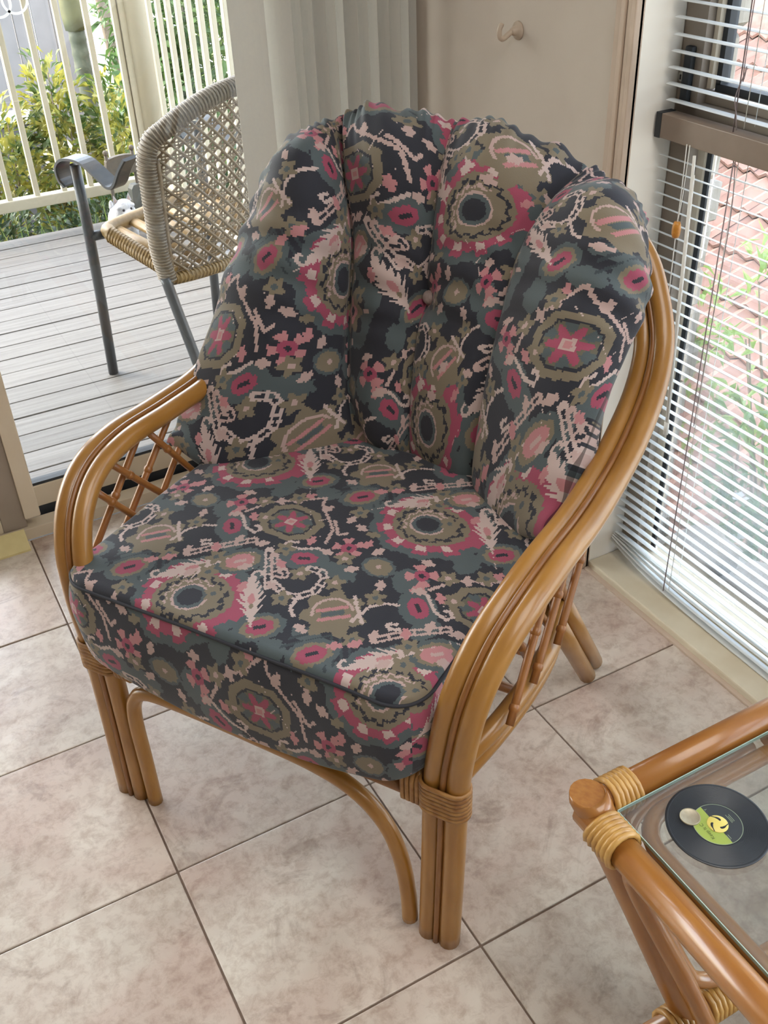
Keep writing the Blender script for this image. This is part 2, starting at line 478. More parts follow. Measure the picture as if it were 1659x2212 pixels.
# window sill board at floor level
b = MB(); b.box((1.597, -4.9, 0.0), (1.70, -0.875, 0.022), 0.004)
sill = b.build('trim_2', M['cream_sill'], kind='structure')
b = MB(); b.box((1.585, -4.9, -0.002), (1.598, -0.875, 0.006), 0.002); b.build('edge_strip', M['trim'], sill)

# ---- window
W1 = empty('window_1', (0, 0, 0), kind='structure')
b = MB(); b.box((1.70, -4.9, 0.0), (1.76, -0.875, 0.055), 0.003); b.build('bottom_rail', M['cream_sill'], W1)
b = MB(); b.box((1.70, -0.930, 0.05), (1.74, -0.875, 2.1)); b.build('jamb', M['taupe_metal'], W1)
b = MB(); b.box((1.722, -0.949, 0.05), (1.74, -0.930, 1.07)); b.box((1.716, -0.944, 1.133), (1.75, -0.934, 2.1)); b.build('jamb_strip', M['cream_metal'], W1)
b = MB(); b.box((1.728, -0.961, 0.055), (1.733, -0.949, 1.07)); b.box((1.728, -0.956, 1.14), (1.75, -0.944, 2.1)); b.box((1.728, -4.8, 1.128), (1.75, -0.944, 1.142))
b.build('gasket', M['gasket'], W1)
b = MB(); b.box((1.70, -4.9, 1.05), (1.765, -0.875, 1.105), 0.004); b.box((1.722, -4.9, 1.105), (1.765, -0.875, 1.128), 0.002)
b.build('transom', M['taupe_metal'], W1)
b = MB(); b.box((1.74, -4.8, 0.055), (1.744, -0.96, 1.05)); b.build('pane', M['wglass'], W1)
b = MB(); b.box((1.74, -4.8, 1.14), (1.744, -0.95, 2.1)); b.build('pane', M['wglass'], W1)
b = MB(); b.box((1.688, -0.913, 1.10), (1.702, -0.893, 1.205), 0.005); h = b.build('window_latch', M['gasket'], W1)
b = MB(); b.lathe([(0.0, 0), (0.0095, 0), (0.0095, 0.004), (0.007, 0.006), (0.0, 0.006)], 16, (1.70, -0.886, 1.148), (-1, 0, 0)); b.build('latch_lock', M['chrome'], h)
b = MB(); b.box((1.6925, -0.8875, 1.1435), (1.6942, -0.8845, 1.1525)); b.build('keyhole', M['black'], h)

# ---- sliding glass door
D1 = empty('door_1', (0, 0, 0), kind='structure')
b = MB(); b.box((-1.7, 0.0, 0.0), (1.6, 0.05, 0.034), 0.002); b.box((-1.7, 0.05, 0.0), (1.6, 0.16, 0.016)); b.build('threshold', M['cream_metal'], D1)
b = MB(); b.box((0.40, 0.051, 0.016), (1.58, 0.064, 0.020)); b.box((0.40, 0.070, 0.016), (1.58, 0.100, 0.054)); b.build('track_groove', M['gasket'], D1)
b = MB(); b.box((0.38, 0.066, 0.052), (1.56, 0.104, 0.116), 0.003); b.build('bottom_rail', M['cream_metal'], D1)
b = MB(); b.box((0.43, 0.070, 0.115), (1.52, 0.098, 0.124)); b.build('gasket', M['gasket'], D1)
b = MB(); b.box((0.43, 0.083, 0.118), (1.52, 0.088, 2.06)); b.build('pane', M['glass'], D1)
b = MB(); b.box((0.385, 0.066, 0.11), (0.435, 0.104, 2.08), 0.003); b.box((1.50, 0.066, 0.11), (1.56, 0.104, 2.08), 0.003); b.box((0.38, 0.066, 2.05), (1.56, 0.104, 2.10))
b.build('stile', M['cream_metal'], D1)
b = MB(); b.box((0.342, 0.012, 0.034), (0.405, 0.052, 2.08), 0.003); b.build('stile', M['taupe_metal'], D1)
b = MB(); b.box((0.402, 0.000, 0.064), (0.444, 0.050, 2.08), 0.004); b.build('interlock_strip', M['cream_metal'], D1)
b = MB(); b.box((-1.6, 0.012, 0.034), (0.342, 0.052, 0.112), 0.003); b.build('bottom_rail', M['cream_metal'], D1)
b = MB(); b.box((-1.5, 0.016, 0.112), (0.342, 0.048, 0.121)); b.box((0.328, 0.016, 0.112), (0.342, 0.048, 2.06)); b.build('gasket', M['gasket'], D1)
b = MB(); b.box((-1.5, 0.030, 0.118), (0.335, 0.035, 2.06)); b.build('pane', M['glass'], D1)
b = MB(); b.box((1.56, 0.0, 0.0), (1.6, 0.16, 2.12)); b.box((-1.7, 0.0, 0.0), (-1.64, 0.16, 2.12)); b.box((-1.7, 0.0, 2.08), (1.6, 0.16, 2.12)); b.build('door_frame', M['cream_metal'], D1)

# ---- things on the walls and the floor by the door
h = empty('wall_hook', (1.6, -0.487, 1.188), 0, 'small beige plastic hook fixed on the blank wall beside the window', 'hook')
b = MB(); b.lathe([(0, 0), (0.019, 0.0), (0.018, 0.004), (0.011, 0.006), (0.008, 0.016), (0.006, 0.02), (0, 0.02)], 18, (0, 0, 0), (-1, 0, 0)); b.build('hook_plate', M['hook'], h)
b = MB(); b.tube(cr([(-0.016, 0, 0), (-0.028, 0.0, -0.006), (-0.038, 0.001, -0.012), (-0.047, 0.001, -0.008), (-0.048, 0.001, 0.006), (-0.042, 0.001, 0.018)], 5), [0.006] * 13 + [0.0055] * 13, 8); b.build('hook_arm', M['hook'], h)

b = MB(); b.prism([(-0.052, 0.0), (-0.052, 0.006), (-0.002, 0.040), (-0.002, 0.0)], 0, -0.02, 0.391)
b.build('door_wedge', M['yellow_block'], label='pale yellow foam wedge on the floor against the door threshold', cat='wedge')

for k, (cx, cz, rr) in enumerate(((0.650, 1.273, 0.029), (0.686, 1.277, 0.029))):
    b = MB(); n = 40
    vs = []
    for q in range(n):
        a = 2 * PI * q / n
        for r2 in (rr, rr - 0.0055): vs.append((cx + r2 * math.cos(a), 0.0822, cz + r2 * math.sin(a)))
    b.add(vs, [(2 * q, 2 * q + 1, (2 * q + 3) % (2 * n), (2 * q + 2) % (2 * n)) for q in range(n)])
    if k == 0: dec = b.build('ring_decal', M['decal'], label='white linked rings decal stuck high on the glass door', cat='decal')
    else: b.build('ring', M['decal'], dec)

# ---- vertical blind stacked at the right end of the door
vb = empty('vertical_blind', (1.40, -0.045, 0), 0, 'grey fabric vertical blind drawn into a stack beside the glass door', 'blind')
b = MB(); b.box((-2.9, -0.02, 2.22), (0.19, 0.02, 2.26), 0.004); b.build('head_rail', M['cream_metal'], vb)
def vane_mesh():
    b = MB(); n = 6; vs = []
    for z in (0.03, 2.22):
        for k in range(n + 1):
            x = (k / n - 0.5) * 0.089
            vs.append((x, 0.004 * (1 - (2 * k / n - 1) ** 2), z))
        for k in range(n, -1, -1):
            x = (k / n - 0.5) * 0.089
            vs.append((x, 0.004 * (1 - (2 * k / n - 1) ** 2) - 0.0012, z))
    m = 2 * (n + 1)
    b.add(vs, [(k, (k + 1) % m, m + (k + 1) % m, m + k) for k in range(m)] + [tuple(range(m))[::-1], tuple(range(m, 2 * m))], False)
    me = b.mesh('vane'); me.materials.append(M['vane']); return me
vm = vane_mesh()
rv = random.Random(3)
v = link('vane', vm, vb); v.location = (1.157 - 1.40, -0.012, 0); v.rotation_euler = (0, 0, 0.02)
for k in range(13):
    v = link('vane', vm, vb)
    v.location = (1.232 + k * 0.0285 - 1.40, 0.006 + 0.004 * (k % 2), 0)
    v.rotation_euler = (0, 0, -0.98 + rv.uniform(-0.20, 0.16) + (0.25 if k % 3 == 0 else 0))

# ---- venetian blinds in the window
def slat_mesh(y0, y1, tilt):
    b = MB(); sec = []
    for k in range(5):
        x = (k / 4 - 0.5) * 0.025; z = 0.0022 * (1 - (2 * k / 4 - 1) ** 2)
        sec.append((x, z))
    sec = sec + [(x, z - 0.0009) for x, z in sec[::-1]]
    c, s = math.cos(tilt), math.sin(tilt)
    sec = [(x * c - z * s, x * s + z * c) for x, z in sec]
    n = len(sec)
    vs = [(x, y0, z) for x, z in sec] + [(x, y1, z) for x, z in sec]
    b.add(vs, [(k, (k + 1) % n, n + (k + 1) % n, n + k)[::-1] for k in range(n)] + [tuple(range(n)), tuple(range(n, 2 * n))[::-1]])
    me = b.mesh('slat'); me.materials.append(M['slat_white']); return me
LY = [-1.09, -1.86]
def venetian(z_list, tilt, label, zc0, zc1, head, tilts=None):
    t = empty('venetian_blind', (1.672, -0.885, 0), 0, label, 'blind', 'white venetian blinds in the window')
    me = slat_mesh(0.0, -1.22, tilt)
    for z in z_list:
        s = link('slat', me, t); s.location = (rnd.uniform(-0.001, 0.001), rnd.uniform(-0.006, 0.0), z)
        s.rotation_euler = (rnd.uniform(-0.0012, 0.0012), 0, 0)
    for y in LY:
        for dx in (-0.013, 0.013):
            b = MB(); b.tube([(dx, y + 0.885 - 0.003, zc0), (dx, y + 0.885 - 0.003, zc1)], 0.0008, 5); b.build('ladder_cord', M['cord'], t)
    return t
t = venetian([0.093 + 0.0247 * k for k in range(38)], -0.42, 'lower white venetian blind with open slats reaching the sill', 0.05, 1.05, True)
b = MB(); b.box((-0.021, -1.22, 1.045), (0.014, -0.0085, 1.09), 0.0015); hr = b.build('head_rail', M['rail_metal'], t, label='taupe metal head rail')
b = MB(); b.box((-0.0225, -0.0088, 1.044), (0.015, 0.006, 1.091), 0.0015); b.build('end_cap', M['gasket'], hr)
# bottom slats gathered and slumping lower to the right
for k, (z0, dz) in enumerate(((0.086, -0.008), (0.0815, -0.021), (0.077, -0.035))):
    b = MB(); vs = []
    ys = np.linspace(0, -1.22, 24)
    for y in ys:
        sg = dz * (1 - math.exp(y / 0.12))
        for (x, z) in ((-0.0115, 0.0045), (0, 0.0022), (0.0115, -0.0045), (0.0115, -0.0055), (0, 0.0012), (-0.0115, 0.0035)): vs.append((x - 0.003 * k, y, z0 + sg + z))
    b.add(vs, [(6 * i + q, 6 * i + (q + 1) % 6, 6 * i + 6 + (q + 1) % 6, 6 * i + 6 + q) for i in range(23) for q in range(6)], True)
    b.build('slat', M['slat_white'], t)
b = MB(); b.tube([(-0.006, 0.004 + y, 0.071 - 0.046 * (1 - math.exp(y / 0.12))) for y in np.linspace(0, -1.22, 24)], 0.0062, 8, squash=(0.8, 1.6), up=(0, 0, 1)); b.build('bottom_rail', M['slat_white'], t)
b = MB(); b.tube([(-0.019, -0.202, 1.05), (-0.0185, -0.2, 0.5), (-0.018, -0.196, 0.045)], 0.0013, 6); b.build('lift_cord', M['cord_dark'], t, label='dark worn lift cord')
b = MB(); b.tube(cr([(-0.018, -0.204, 1.05), (-0.018, -0.215, 0.95), (-0.018, -0.212, 0.75), (-0.018, -0.208, 0.5)], 4), 0.0009, 6); b.build('lift_cord', M['cord_dark'], t)
b = MB(); b.tube([(-0.027, -0.113, 1.035), (-0.027, -0.118, 0.95)], 0.003, 8); b.tube([(-0.027, -0.116, 1.0), (-0.027, -0.140, 0.48)], 0.0038, 8); b.tube([(-0.027, -0.140, 0.48), (-0.027, -0.141, 0.45)], 0.0055, 8); b.build('tilt_wand', M['cord'], t, label='clear tilt wand')
b = MB(); b.tube(cr([(-0.025, -0.088, 1.05), (-0.027, -0.092, 0.96), (-0.027, -0.092, 0.90)], 4), 0.001, 6); b.tube(cr([(-0.025, -0.096, 1.05), (-0.027, -0.097, 0.96), (-0.027, -0.092, 0.90)], 4), 0.001, 6)
b.tube(cr([(-0.027, -0.092, 0.88), (-0.027, -0.094, 0.80), (-0.027, -0.097, 0.70)], 4), 0.0011, 6)
cd = b.build('tassel_cord', M['cord'], t)
b = MB(); b.lathe([(0, -0.0155), (0.0065, -0.0155), (0.0082, -0.010), (0.0088, 0.0), (0.008, 0.010), (0.006, 0.0155), (0, 0.0155)], 14, (-0.027, -0.092, 0.889)); b.build('tassel', M['amber'], cd, label='amber barrel tassel')
t2 = venetian([1.112 + 0.0285 * k for k in range(36)], -0.06, 'upper white venetian blind above the taupe head rail', 1.10, 2.1, False)
b = MB(); b.box((-0.02, -1.22, 2.07), (0.014, 0.0, 2.1), 0.0015); b.build('head_rail', M['slat_white'], t2)
b = MB(); b.tube([(-0.014, -0.172, 2.07), (-0.013, -0.184, 1.09)], 0.0012, 6); b.build('lift_cord', M['cord_dark'], t2)
b = MB(); b.tube(cr([(-0.013, -0.190, 2.07), (-0.013, -0.186, 1.25), (-0.013, -0.192, 1.2), (-0.014, -0.178, 1.15), (-0.014, -0.186, 1.12), (-0.014, -0.192, 1.095)], 5), 0.001, 6); b.build('lift_cord', M['cord_dark'], t2)

# ------------------------------------------------------------------ outdoors to the north: deck, railing, garden
b = MB(); b.box((-3.8, 0.16, -0.20), (1.80, 2.60, -0.062)); b.box((-3.8, 2.56, -0.32), (1.8, 2.60, -0.062))
deck = b.build('timber_deck', M['dark_timber'], label='weathered grey timber deck outside the glass door', cat='deck')
b = MB(); b.box((-3.8, 0, -0.03), (1.80, 0.1145, 0.0), 0.003)
bm_ = b.mesh('deck_board'); bm_.materials.append(M['deck'])
k = 0; y = 0.165
while y < 2.55:
    o = link('deck_board', bm_, deck); o.location = (0, y, -0.03 + rnd.uniform(-0.0012, 0.0008)); y += 0.1198
b = MB(); b.box((-4.6, 0.16, 2.46), (2.3, 2.15, 2.54)); b.build('sun_block_roof', M['white_paint'], label='unseen flat white roof added over the deck to block sun', cat='roof')  # out-of-view roof, added to keep direct sun off the indoor floor

RZ = -0.0285
rail = empty('deck_railing', (1.0, 2.59, RZ), 0, 'cream painted railing with round-edged balusters along the deck end', 'railing')
b = MB(); b.box((-4.5, -0.0275, 0.12), (0.58, 0.0275, 0.172), 0.006); b.build('bottom_rail', M['cream_rail'], rail)
b = MB(); b.box((-4.5, -0.03, 1.02), (0.58, 0.03, 1.07), 0.006); b.build('top_rail', M['cream_rail'], rail)
b = MB(); b.box((-0.0125, -0.016, 0.165), (0.0125, 0.016, 1.03), 0.004)
bal = b.mesh('baluster'); bal.materials.append(M['cream_rail'])
for k in range(-24, 5):
    o = link('baluster', bal, rail); o.location = (0.045 + k * 0.1285, 0, 0)
b = MB(); b.box((0.575, -0.03, 0.0), (0.61, 0.03, 1.25), 0.006); b.build('post', M['cream_rail'], rail)
post = MB(); post.tube([(1.662, 2.575, RZ), (1.662, 2.575, 2.46)], 0.062, 24); post.build('roof_post', M['cream_rail'], label='round cream post at the deck corner', cat='post')
scr = empty('privacy_screen', (1.66, 1.6, RZ), 0, 'cream vertical slat screen along the side of the deck', 'screen')
b = MB(); b.box((-0.02, -1.4, 0.08), (0.02, 0.90, 0.14), 0.004); b.build('bottom_rail', M['cream_rail'], scr)
b = MB(); b.box((-0.02, -1.4, 1.9), (0.02, 0.90, 1.96), 0.004); b.build('top_rail', M['cream_rail'], scr)
b = MB(); b.box((-0.010, -0.016, 0.10), (0.010, 0.016, 1.95), 0.003)
sl = b.mesh('slat'); sl.materials.append(M['cream_rail'])
for k in range(16):
    o = link('slat', sl, scr); o.location = (0, 0.78 - k * 0.1345, 0)

# ---- plants
def leafy(rng, pts, size, shape='oval', droop=0.3, width=0.42):
    """one joined mesh of folded leaves at the given (point, outward) list"""
    b = MB()
    for (p, out) in pts:
        s = size * rng.uniform(0.65, 1.25)
        d = Vector(out) + Vector((rng.uniform(-.8, .8), rng.uniform(-.8, .8), rng.uniform(-.6, .9)))
        if d.length < 1e-3: d = Vector((0, 0, 1))
        d.normalize()
        sd = d.cross(Vector((rng.uniform(-1, 1), rng.uniform(-1, 1), 1.2)))
        if sd.length < 1e-3: sd = Vector((1, 0, 0))
        sd.normalize(); up = sd.cross(d)
        p = Vector(p); w = s * width
        a = p; m = p + d * s * 0.5; e = p + d * s - up * s * droop * 0.4
        b.add([a, m + sd * w * .5 + up * s * .08, e, m - sd * w * .5 + up * s * .08, m - up * s * 0.02],
              [(0, 4, 1), (1, 4, 2), (2, 4, 3), (3, 4, 0)], False)
    return b

def blob_points(rng, c, r, n, shell=0.45):
    out = []
    for _ in range(n):
        while True:
            d = Vector((rng.uniform(-1, 1), rng.uniform(-1, 1), rng.uniform(-1, 1)))
            if 0.05 < d.length < 1: break
        d.normalize(); k = rng.uniform(shell, 1.0)
        out.append(((c[0] + d.x * r[0] * k, c[1] + d.y * r[1] * k, c[2] + d.z * r[2] * k), d))
    return out

def shrub(name, base, blobs, n, size, leaf, label, cat='shrub', group=None, seed=1, width=0.42, stems=6, droop=0.3, single=0):
    rng = random.Random(seed)
    t = empty(name, base, 0, label, cat, group)
    pts = []
    tot = sum(r[0] * r[2] for _, r in blobs)
    for c, r in blobs: pts += blob_points(rng, c, r, int(n * r[0] * r[2] / tot))
    if single:
        # the leaves nearest the room can be told apart: each is a part of its own
        pts.sort(key=lambda q: q[0][1] * (1 if abs(base[1]) > 2 else 0) + q[0][0] * (0 if abs(base[1]) > 2 else 1))
        me = leafy(random.Random(seed), [((0, 0, 0), Vector((0, -1, .5)))], size, width=width, droop=droop).mesh('leaf'); me.materials.append(leaf)
        for p, out_ in pts[:single]:
            o = link('leaf', me, t); o.location = p
            o.rotation_euler = (rng.uniform(-.9, .9), rng.uniform(-.9, .9), rng.uniform(0, 2 * PI)); o.scale = (rng.uniform(.9, 1.3),) * 3
        pts = pts[single:]
    leafy(rng, pts, size, width=width, droop=droop).build('foliage', leaf, t, kind='stuff')
    b = MB()
    for k in range(stems):
        c, r = blobs[k % len(blobs)]
        tip = Vector((c[0] + rng.uniform(-.5, .5) * r[0], c[1] + rng.uniform(-.5, .5) * r[1], c[2] + r[2] * rng.uniform(.0, .6)))
        s = Vector((rng.uniform(-.08, .08) + c[0] * .3, rng.uniform(-.08, .08), 0))
        mid = (s + tip) * .5 + Vector((rng.uniform(-.08, .08), rng.uniform(-.08, .08), 0))
        b.tube(cr([s, mid, tip], 4), list(np.linspace(0.014, 0.004, 9)), 5)
    b.build('stems', M['bark'], t)
    return t

GZ = -2.3
b = MB(); b.box((-9, 2.7, GZ - 0.2), (14, 16, GZ)); b.build('garden_ground', M['earth'], kind='structure')
HG = 'variegated hedge shrubs behind the railing'
shrub('hedge_shrub', (0.98, 3.42, GZ), [((0, 0, 2.45), (.27, .24, .34)), ((0.12, 0, 2.1), (.24, .26, .50)), ((-.25, .1, 2.0), (.3, .28, .6)), ((0, .1, 1.2), (.34, .3, .7))], 4200, 0.072, M['leaf_var'], 'yellow-green variegated shrub at the left end of the railing', group=HG, seed=11, single=110)
shrub('hedge_shrub', (1.38, 3.40, GZ), [((-.02, 0, 2.66), (.16, .16, .26)), ((0, 0, 2.35), (.17, .2, .42)), ((0.0, 0, 1.85), (.22, .26, .55)), ((0, .05, 1.1), (.30, .3, .7))], 4000, 0.072, M['leaf_var'], 'tall yellow-tipped variegated shrub in front of the grey box', group=HG, seed=12, single=110)
shrub('hedge_shrub', (1.70, 3.36, GZ), [((-.03, 0, 2.45), (.16, .18, .36)), ((0.0, 0, 2.0), (.18, .22, .55)), ((.05, 0, 1.1), (.28, .3, .7))], 3400, 0.072, M['leaf_var'], 'yellow-green shrub behind the middle balusters and metal chair arm', group=HG, seed=13, single=110)
shrub('hedge_shrub', (1.2, 2.92, GZ), [((-.45, 0, 2.02), (.42, .16, .32)), ((.25, 0, 2.06), (.42, .16, .30))], 3000, 0.055, M['leaf_dark'], 'low dark green shrub growing under the railing at the deck edge', seed=14)
shrub('garden_tree', (2.15, 4.15, GZ), [((0.05, 0, 2.3), (.40, .4, .55)), ((-.05, 0, 1.5), (.5, .4, .7)), ((.1, .1, 3.0), (.38, .4, .5)), ((.4, 0, 2.7), (.4, .4, .7))], 5200, 0.10, M['leaf_mid'], 'broad green leafy tree behind the corner post', 'tree', seed=15, single=80, width=0.36, droop=.6)
shrub('garden_tree', (3.0, 4.6, GZ), [((0, 0, 2.4), (.6, .4, 1.1)), ((.5, -.4, 2.2), (.5, .4, 1.1))], 4200, 0.12, M['leaf_lime'], 'light green tree seen between the screen slats', 'tree', seed=16, width=0.3, droop=.6)
shrub('garden_tree', (2.05, 3.55, GZ), [((0, 0, 1.35), (.42, .35, .8)), ((0.3, -.3, 1.9), (.3, .35, .5))], 3200, 0.09, M['leaf_dark'], 'dark green tree low behind the deck corner', 'tree', seed=17, width=0.36, droop=.6)
rg = random.Random(4)
b = MB()
for k in range(46):
    x = rg.uniform(0.75, 1.55); y = 2.68 + rg.uniform(0, .05); hgt = rg.uniform(.12, .3); dx = rg.uniform(-.09, .09)
    b.add([(x - .004, y, -.3), (x + .004, y, -.3), (x + dx, y - .02, -.22 + hgt)], [(0, 1, 2)])
b.build('grass_tuft', M['leaf_lime'], label='thin dry grass blades sprouting along the deck edge', cat='grass', kind='stuff')
# palm
pt = empty('palm_tree', (2.13, 5.9, GZ), 0, 'ringed grey-green palm trunk behind the hedge', 'palm')
b = MB(); prof = []
for k in range(26):
    z = k * 0.1; r = 0.075 - 0.0006 * k
    prof += [(r * 1.08, z), (r, z + 0.03), (r * .98, z + 0.085)]
b.lathe([(0, 0)] + prof + [(0, 2.6)], 16, (0, 0, 0.05)); b.build('trunk', M['palm'], pt)
b = MB(); b.lathe([(0, 2.62), (.078, 2.62), (.088, 2.72), (.082, 2.95), (.06, 3.5), (0, 3.5)], 16); b.build('crown_shaft', M['palm_green'], pt)
b = MB(); b.tube([(0, 0, 0), (.02, 0, 2.0), (-.06, 0, 3.4)], 0.05, 10); o = b.build('bare_trunk', M['bark'], label='slim brown bare trunk right of the palm', cat='trunk'); o.location = (2.40, 5.95, GZ)
# grey wall, fences, box, pool
fw = empty('grey_clad_wall', (1.55, 7.0, GZ), 0, 'pale grey wall of vertical boards beyond the palm', 'wall')
b = MB(); b.box((0, 0, 0), (0.152, 0.04, 3.6), 0.008); bd = b.mesh('board'); bd.materials.append(M['fence_grey'])
for k in range(9):
    o = link('board', bd, fw); o.location = (-.45 + k * 0.158 + 0.0, (k % 2) * 0.006, 0)
bx = empty('garden_box', (1.28, 4.45, GZ), 0, 'dark grey boxy cabinet with a pale lid behind the hedge', 'cabinet')
for k in range(9):
    b = MB(); b.box((-.17, -.15, 1.3 + k * .12), (.135, .15, 1.412 + k * .12), .004); b.build('panel', M['box_grey'], bx)
b = MB(); b.box((-.17, -.15, 0), (.135, .15, 1.3)); b.build('cabinet_base', M['box_grey'], bx)
b = MB(); b.box((-.18, -.16, 2.38), (.145, .16, 2.405), .003); b.build('lid', M['white_paint'], bx)
wf = empty('white_lattice_fence', (3.2, 6.6, GZ), 0, 'white slatted fence glimpsed behind the palm and tree', 'fence')
for k in range(12):
    b = MB(); b.box((-.62, 0, .85 + k * .17), (1.4, .03, .93 + k * .17), .004); b.build('slat', M['white_paint'], wf)
for k in range(4):
    b = MB(); b.box((-.60 + k * .62, .03, 0), (-.52 + k * .62, .09, 3.1), .004); b.build('post', M['white_paint'], wf)
b = MB(); b.box((-1.5, 5.4, GZ - .1), (1.55, 6.8, -.48)); b.build('pool_water', M['pool'], label='turquoise swimming pool water glimpsed through the hedge', cat='pool')
b = MB(); b.box((-1.9, 5.1, GZ - .15), (1.9, 5.4, -.44)); b.box((1.55, 5.4, GZ - .15), (1.9, 6.8, -.44)); b.build('pool_edge', M['paving'], kind='structure')

# ------------------------------------------------------------------ outdoors to the east: roof next door, stone pier, shrubs
b = MB(); b.box((1.8, -8, -3.2), (14, 2.6, -3.0)); b.build('ground_east', M['earth'], kind='structure')
pier = empty('stone_pier', (1.95, -0.53, -0.9), 0, 'stacked pale stone block pier outside the right window', 'pier')
rs = random.Random(21)
for k in range(24):
    z0 = k * 0.108
    b = MB(); j = rs.uniform(-.012, .012); e = rs.uniform(-.018, .018)
    bm = bmesh.new(); bmesh.ops.create_cube(bm, size=1)
    bmesh.ops.scale(bm, vec=(.285 + e, .25 + j, .100), verts=bm.verts)
    bmesh.ops.translate(bm, vec=(e / 2, j / 2, z0 + .054), verts=bm.verts)
    bmesh.ops.bevel(bm, geom=bm.edges[:], offset=.012, segments=1, affect='EDGES')
    for vv in bm.verts: vv.co += Vector((rs.uniform(-1, 1), rs.uniform(-1, 1), rs.uniform(-1, 1))) * .006
    bm.verts.index_update(); b.add([x.co[:] for x in bm.verts], [[x.index for x in f.verts] for f in bm.faces]); bm.free()
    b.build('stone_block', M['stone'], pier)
RKL = ['pale rock of the outside ledge nearest the stone pier', 'long pale rock in the middle of the outside ledge', 'pale rock of the outside ledge beside the dark paling', 'pale rock farthest right on the outside ledge']
for k, (x, y, z, sx, sy, sz) in enumerate(((2.0, -.86, -.125, .13, .10, .06), (2.02, -1.08, -.125, .14, .11, .06), (2.06, -1.34, -.13, .15, .12, .055), (2.08, -1.62, -.125, .15, .13, .06))):
    bm = bmesh.new(); bmesh.ops.create_icosphere(bm, subdivisions=3, radius=1)
    for vv in bm.verts:
        c = vv.co.copy(); q = max(abs(c.x), abs(c.y), abs(c.z)); c = c * (0.55 + .45 / q) * .8
        f = 1 + .10 * math.sin(5 * c.x + k) + .08 * math.sin(7 * c.y + 2 * k) + .05 * math.sin(11 * c.z + 9 * c.x)
        vv.co = Vector((c.x * sx * f, c.y * sy * f, c.z * sz * f))
    b = MB(); bm.verts.index_update(); b.add([v_.co[:] for v_ in bm.verts], [[v_.index for v_ in f.verts] for f in bm.faces], True); bm.free()
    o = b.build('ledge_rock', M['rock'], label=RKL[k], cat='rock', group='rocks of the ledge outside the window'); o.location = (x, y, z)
b = MB(); b.box((1.85, -3.4, -3.0), (2.15, -.70, -.185)); b.build('retaining_wall', M['stone'], kind='structure')

rf = empty('tiled_roof', (3.3, -0.9, -1.75), 0, 'faded terracotta tiled roof of the house next door', 'roof')
def roof_tile_mesh():
    b = MB(); nx = 9; L = .36; Wd = .30
    vs = []
    for (t, dz) in ((0, 0.035), (1, 0.0)):
        for k in range(nx):
            s = k / (nx - 1)
            vs.append((t * L, s * Wd, dz + .022 * math.sin(s * 4 * PI)))
    for k in range(nx):
        s = k / (nx - 1); vs.append((0, s * Wd, .012 + .022 * math.sin(s * 4 * PI)))
    fs = [(k, nx + k, nx + k + 1, k + 1) for k in range(nx - 1)] + [(2 * nx + k, k, k + 1, 2 * nx + k + 1) for k in range(nx - 1)]
    b.add(vs, fs, False); me = b.mesh('roof_tile'); me.materials.append(M['roof']); return me
rt = roof_tile_mesh()
rows, cols = 13, 22
for i in range(rows):
    for j in range(cols):
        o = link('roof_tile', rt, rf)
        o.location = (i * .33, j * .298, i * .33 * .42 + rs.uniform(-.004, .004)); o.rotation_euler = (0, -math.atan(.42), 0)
b = MB(); b.add([(0, 0, -.03), (4.6, 0, 1.90), (4.6, 6.6, 1.90), (0, 6.6, -.03)], [(0, 1, 2, 3)]); b.add([(0, 0, -.03), (0, 6.6, -.03), (0, 6.6, -1.3), (0, 0, -1.3)], [(0, 1, 2, 3)]); b.build('roof_deck', M['roof'], rf)
EG = 'flowering shrubs outside the window'
shrub('flowering_shrub', (2.75, -.55, -1.6), [((0, 0, 1.25), (.30, .35, .35)), ((.1, .1, .8), (.3, .35, .4))], 420, 0.10, M['leaf_mid'], 'bushy green shrub close beside the stone pier', seed=31, single=60, width=.3, stems=8)
shrub('flowering_shrub', (3.1, -.2, -1.7), [((0, 0.25, 1.5), (.35, .3, .45)), ((.2, -.2, 1.3), (.3, .3, .35))], 330, 0.12, M['leaf_lime'], 'lime green shrub with drooping narrow leaves over the roof tiles', seed=32, single=60, width=.26, stems=8, droop=.8)
t = shrub('flowering_shrub', (2.9, -1.15, -1.7), [((.1, 0, 1.45), (.3, .3, .35)), ((.3, -.3, 1.25), (.3, .3, .3))], 300, 0.09, M['leaf_mid'], 'green shrub with yellow flowers at the right edge of the window view', seed=33, single=60, width=.34, stems=10)
fl = random.Random(8)
def flower(p, petal, name, r, parent, label=None):
    b = MB()
    for k in range(5):
        a = 2 * PI * k / 5 + fl.random()
        d = Vector((math.cos(a), math.sin(a), fl.uniform(.2, .6))).normalized(); s = d.cross(Vector((0, 0, 1))).normalized()
        p = Vector(p)
        b.add([p, p + d * r * .6 + s * r * .35, p + d * r, p + d * r * .6 - s * r * .35], [(0, 1, 2, 3)])
    return b.build(name, petal, parent)
for k in range(22): flower((fl.uniform(-.3, .6), fl.uniform(-.55, .5), fl.uniform(1.3, 1.75)), M['petal_y'], 'yellow_flower', .035, t)
t = shrub('flowering_shrub', (2.45, -.80, -1.5), [((0, 0, 1.05), (.20, .22, .28))], 240, 0.06, M['leaf_mid'], 'small shrub with white flowers beside the stone pier', seed=34, single=60, width=.4, stems=8)
for k in range(18): flower((fl.uniform(-.2, .2), fl.uniform(-.24, .22), fl.uniform(.95, 1.36)), M['petal_w'], 'white_flower', .032, t)
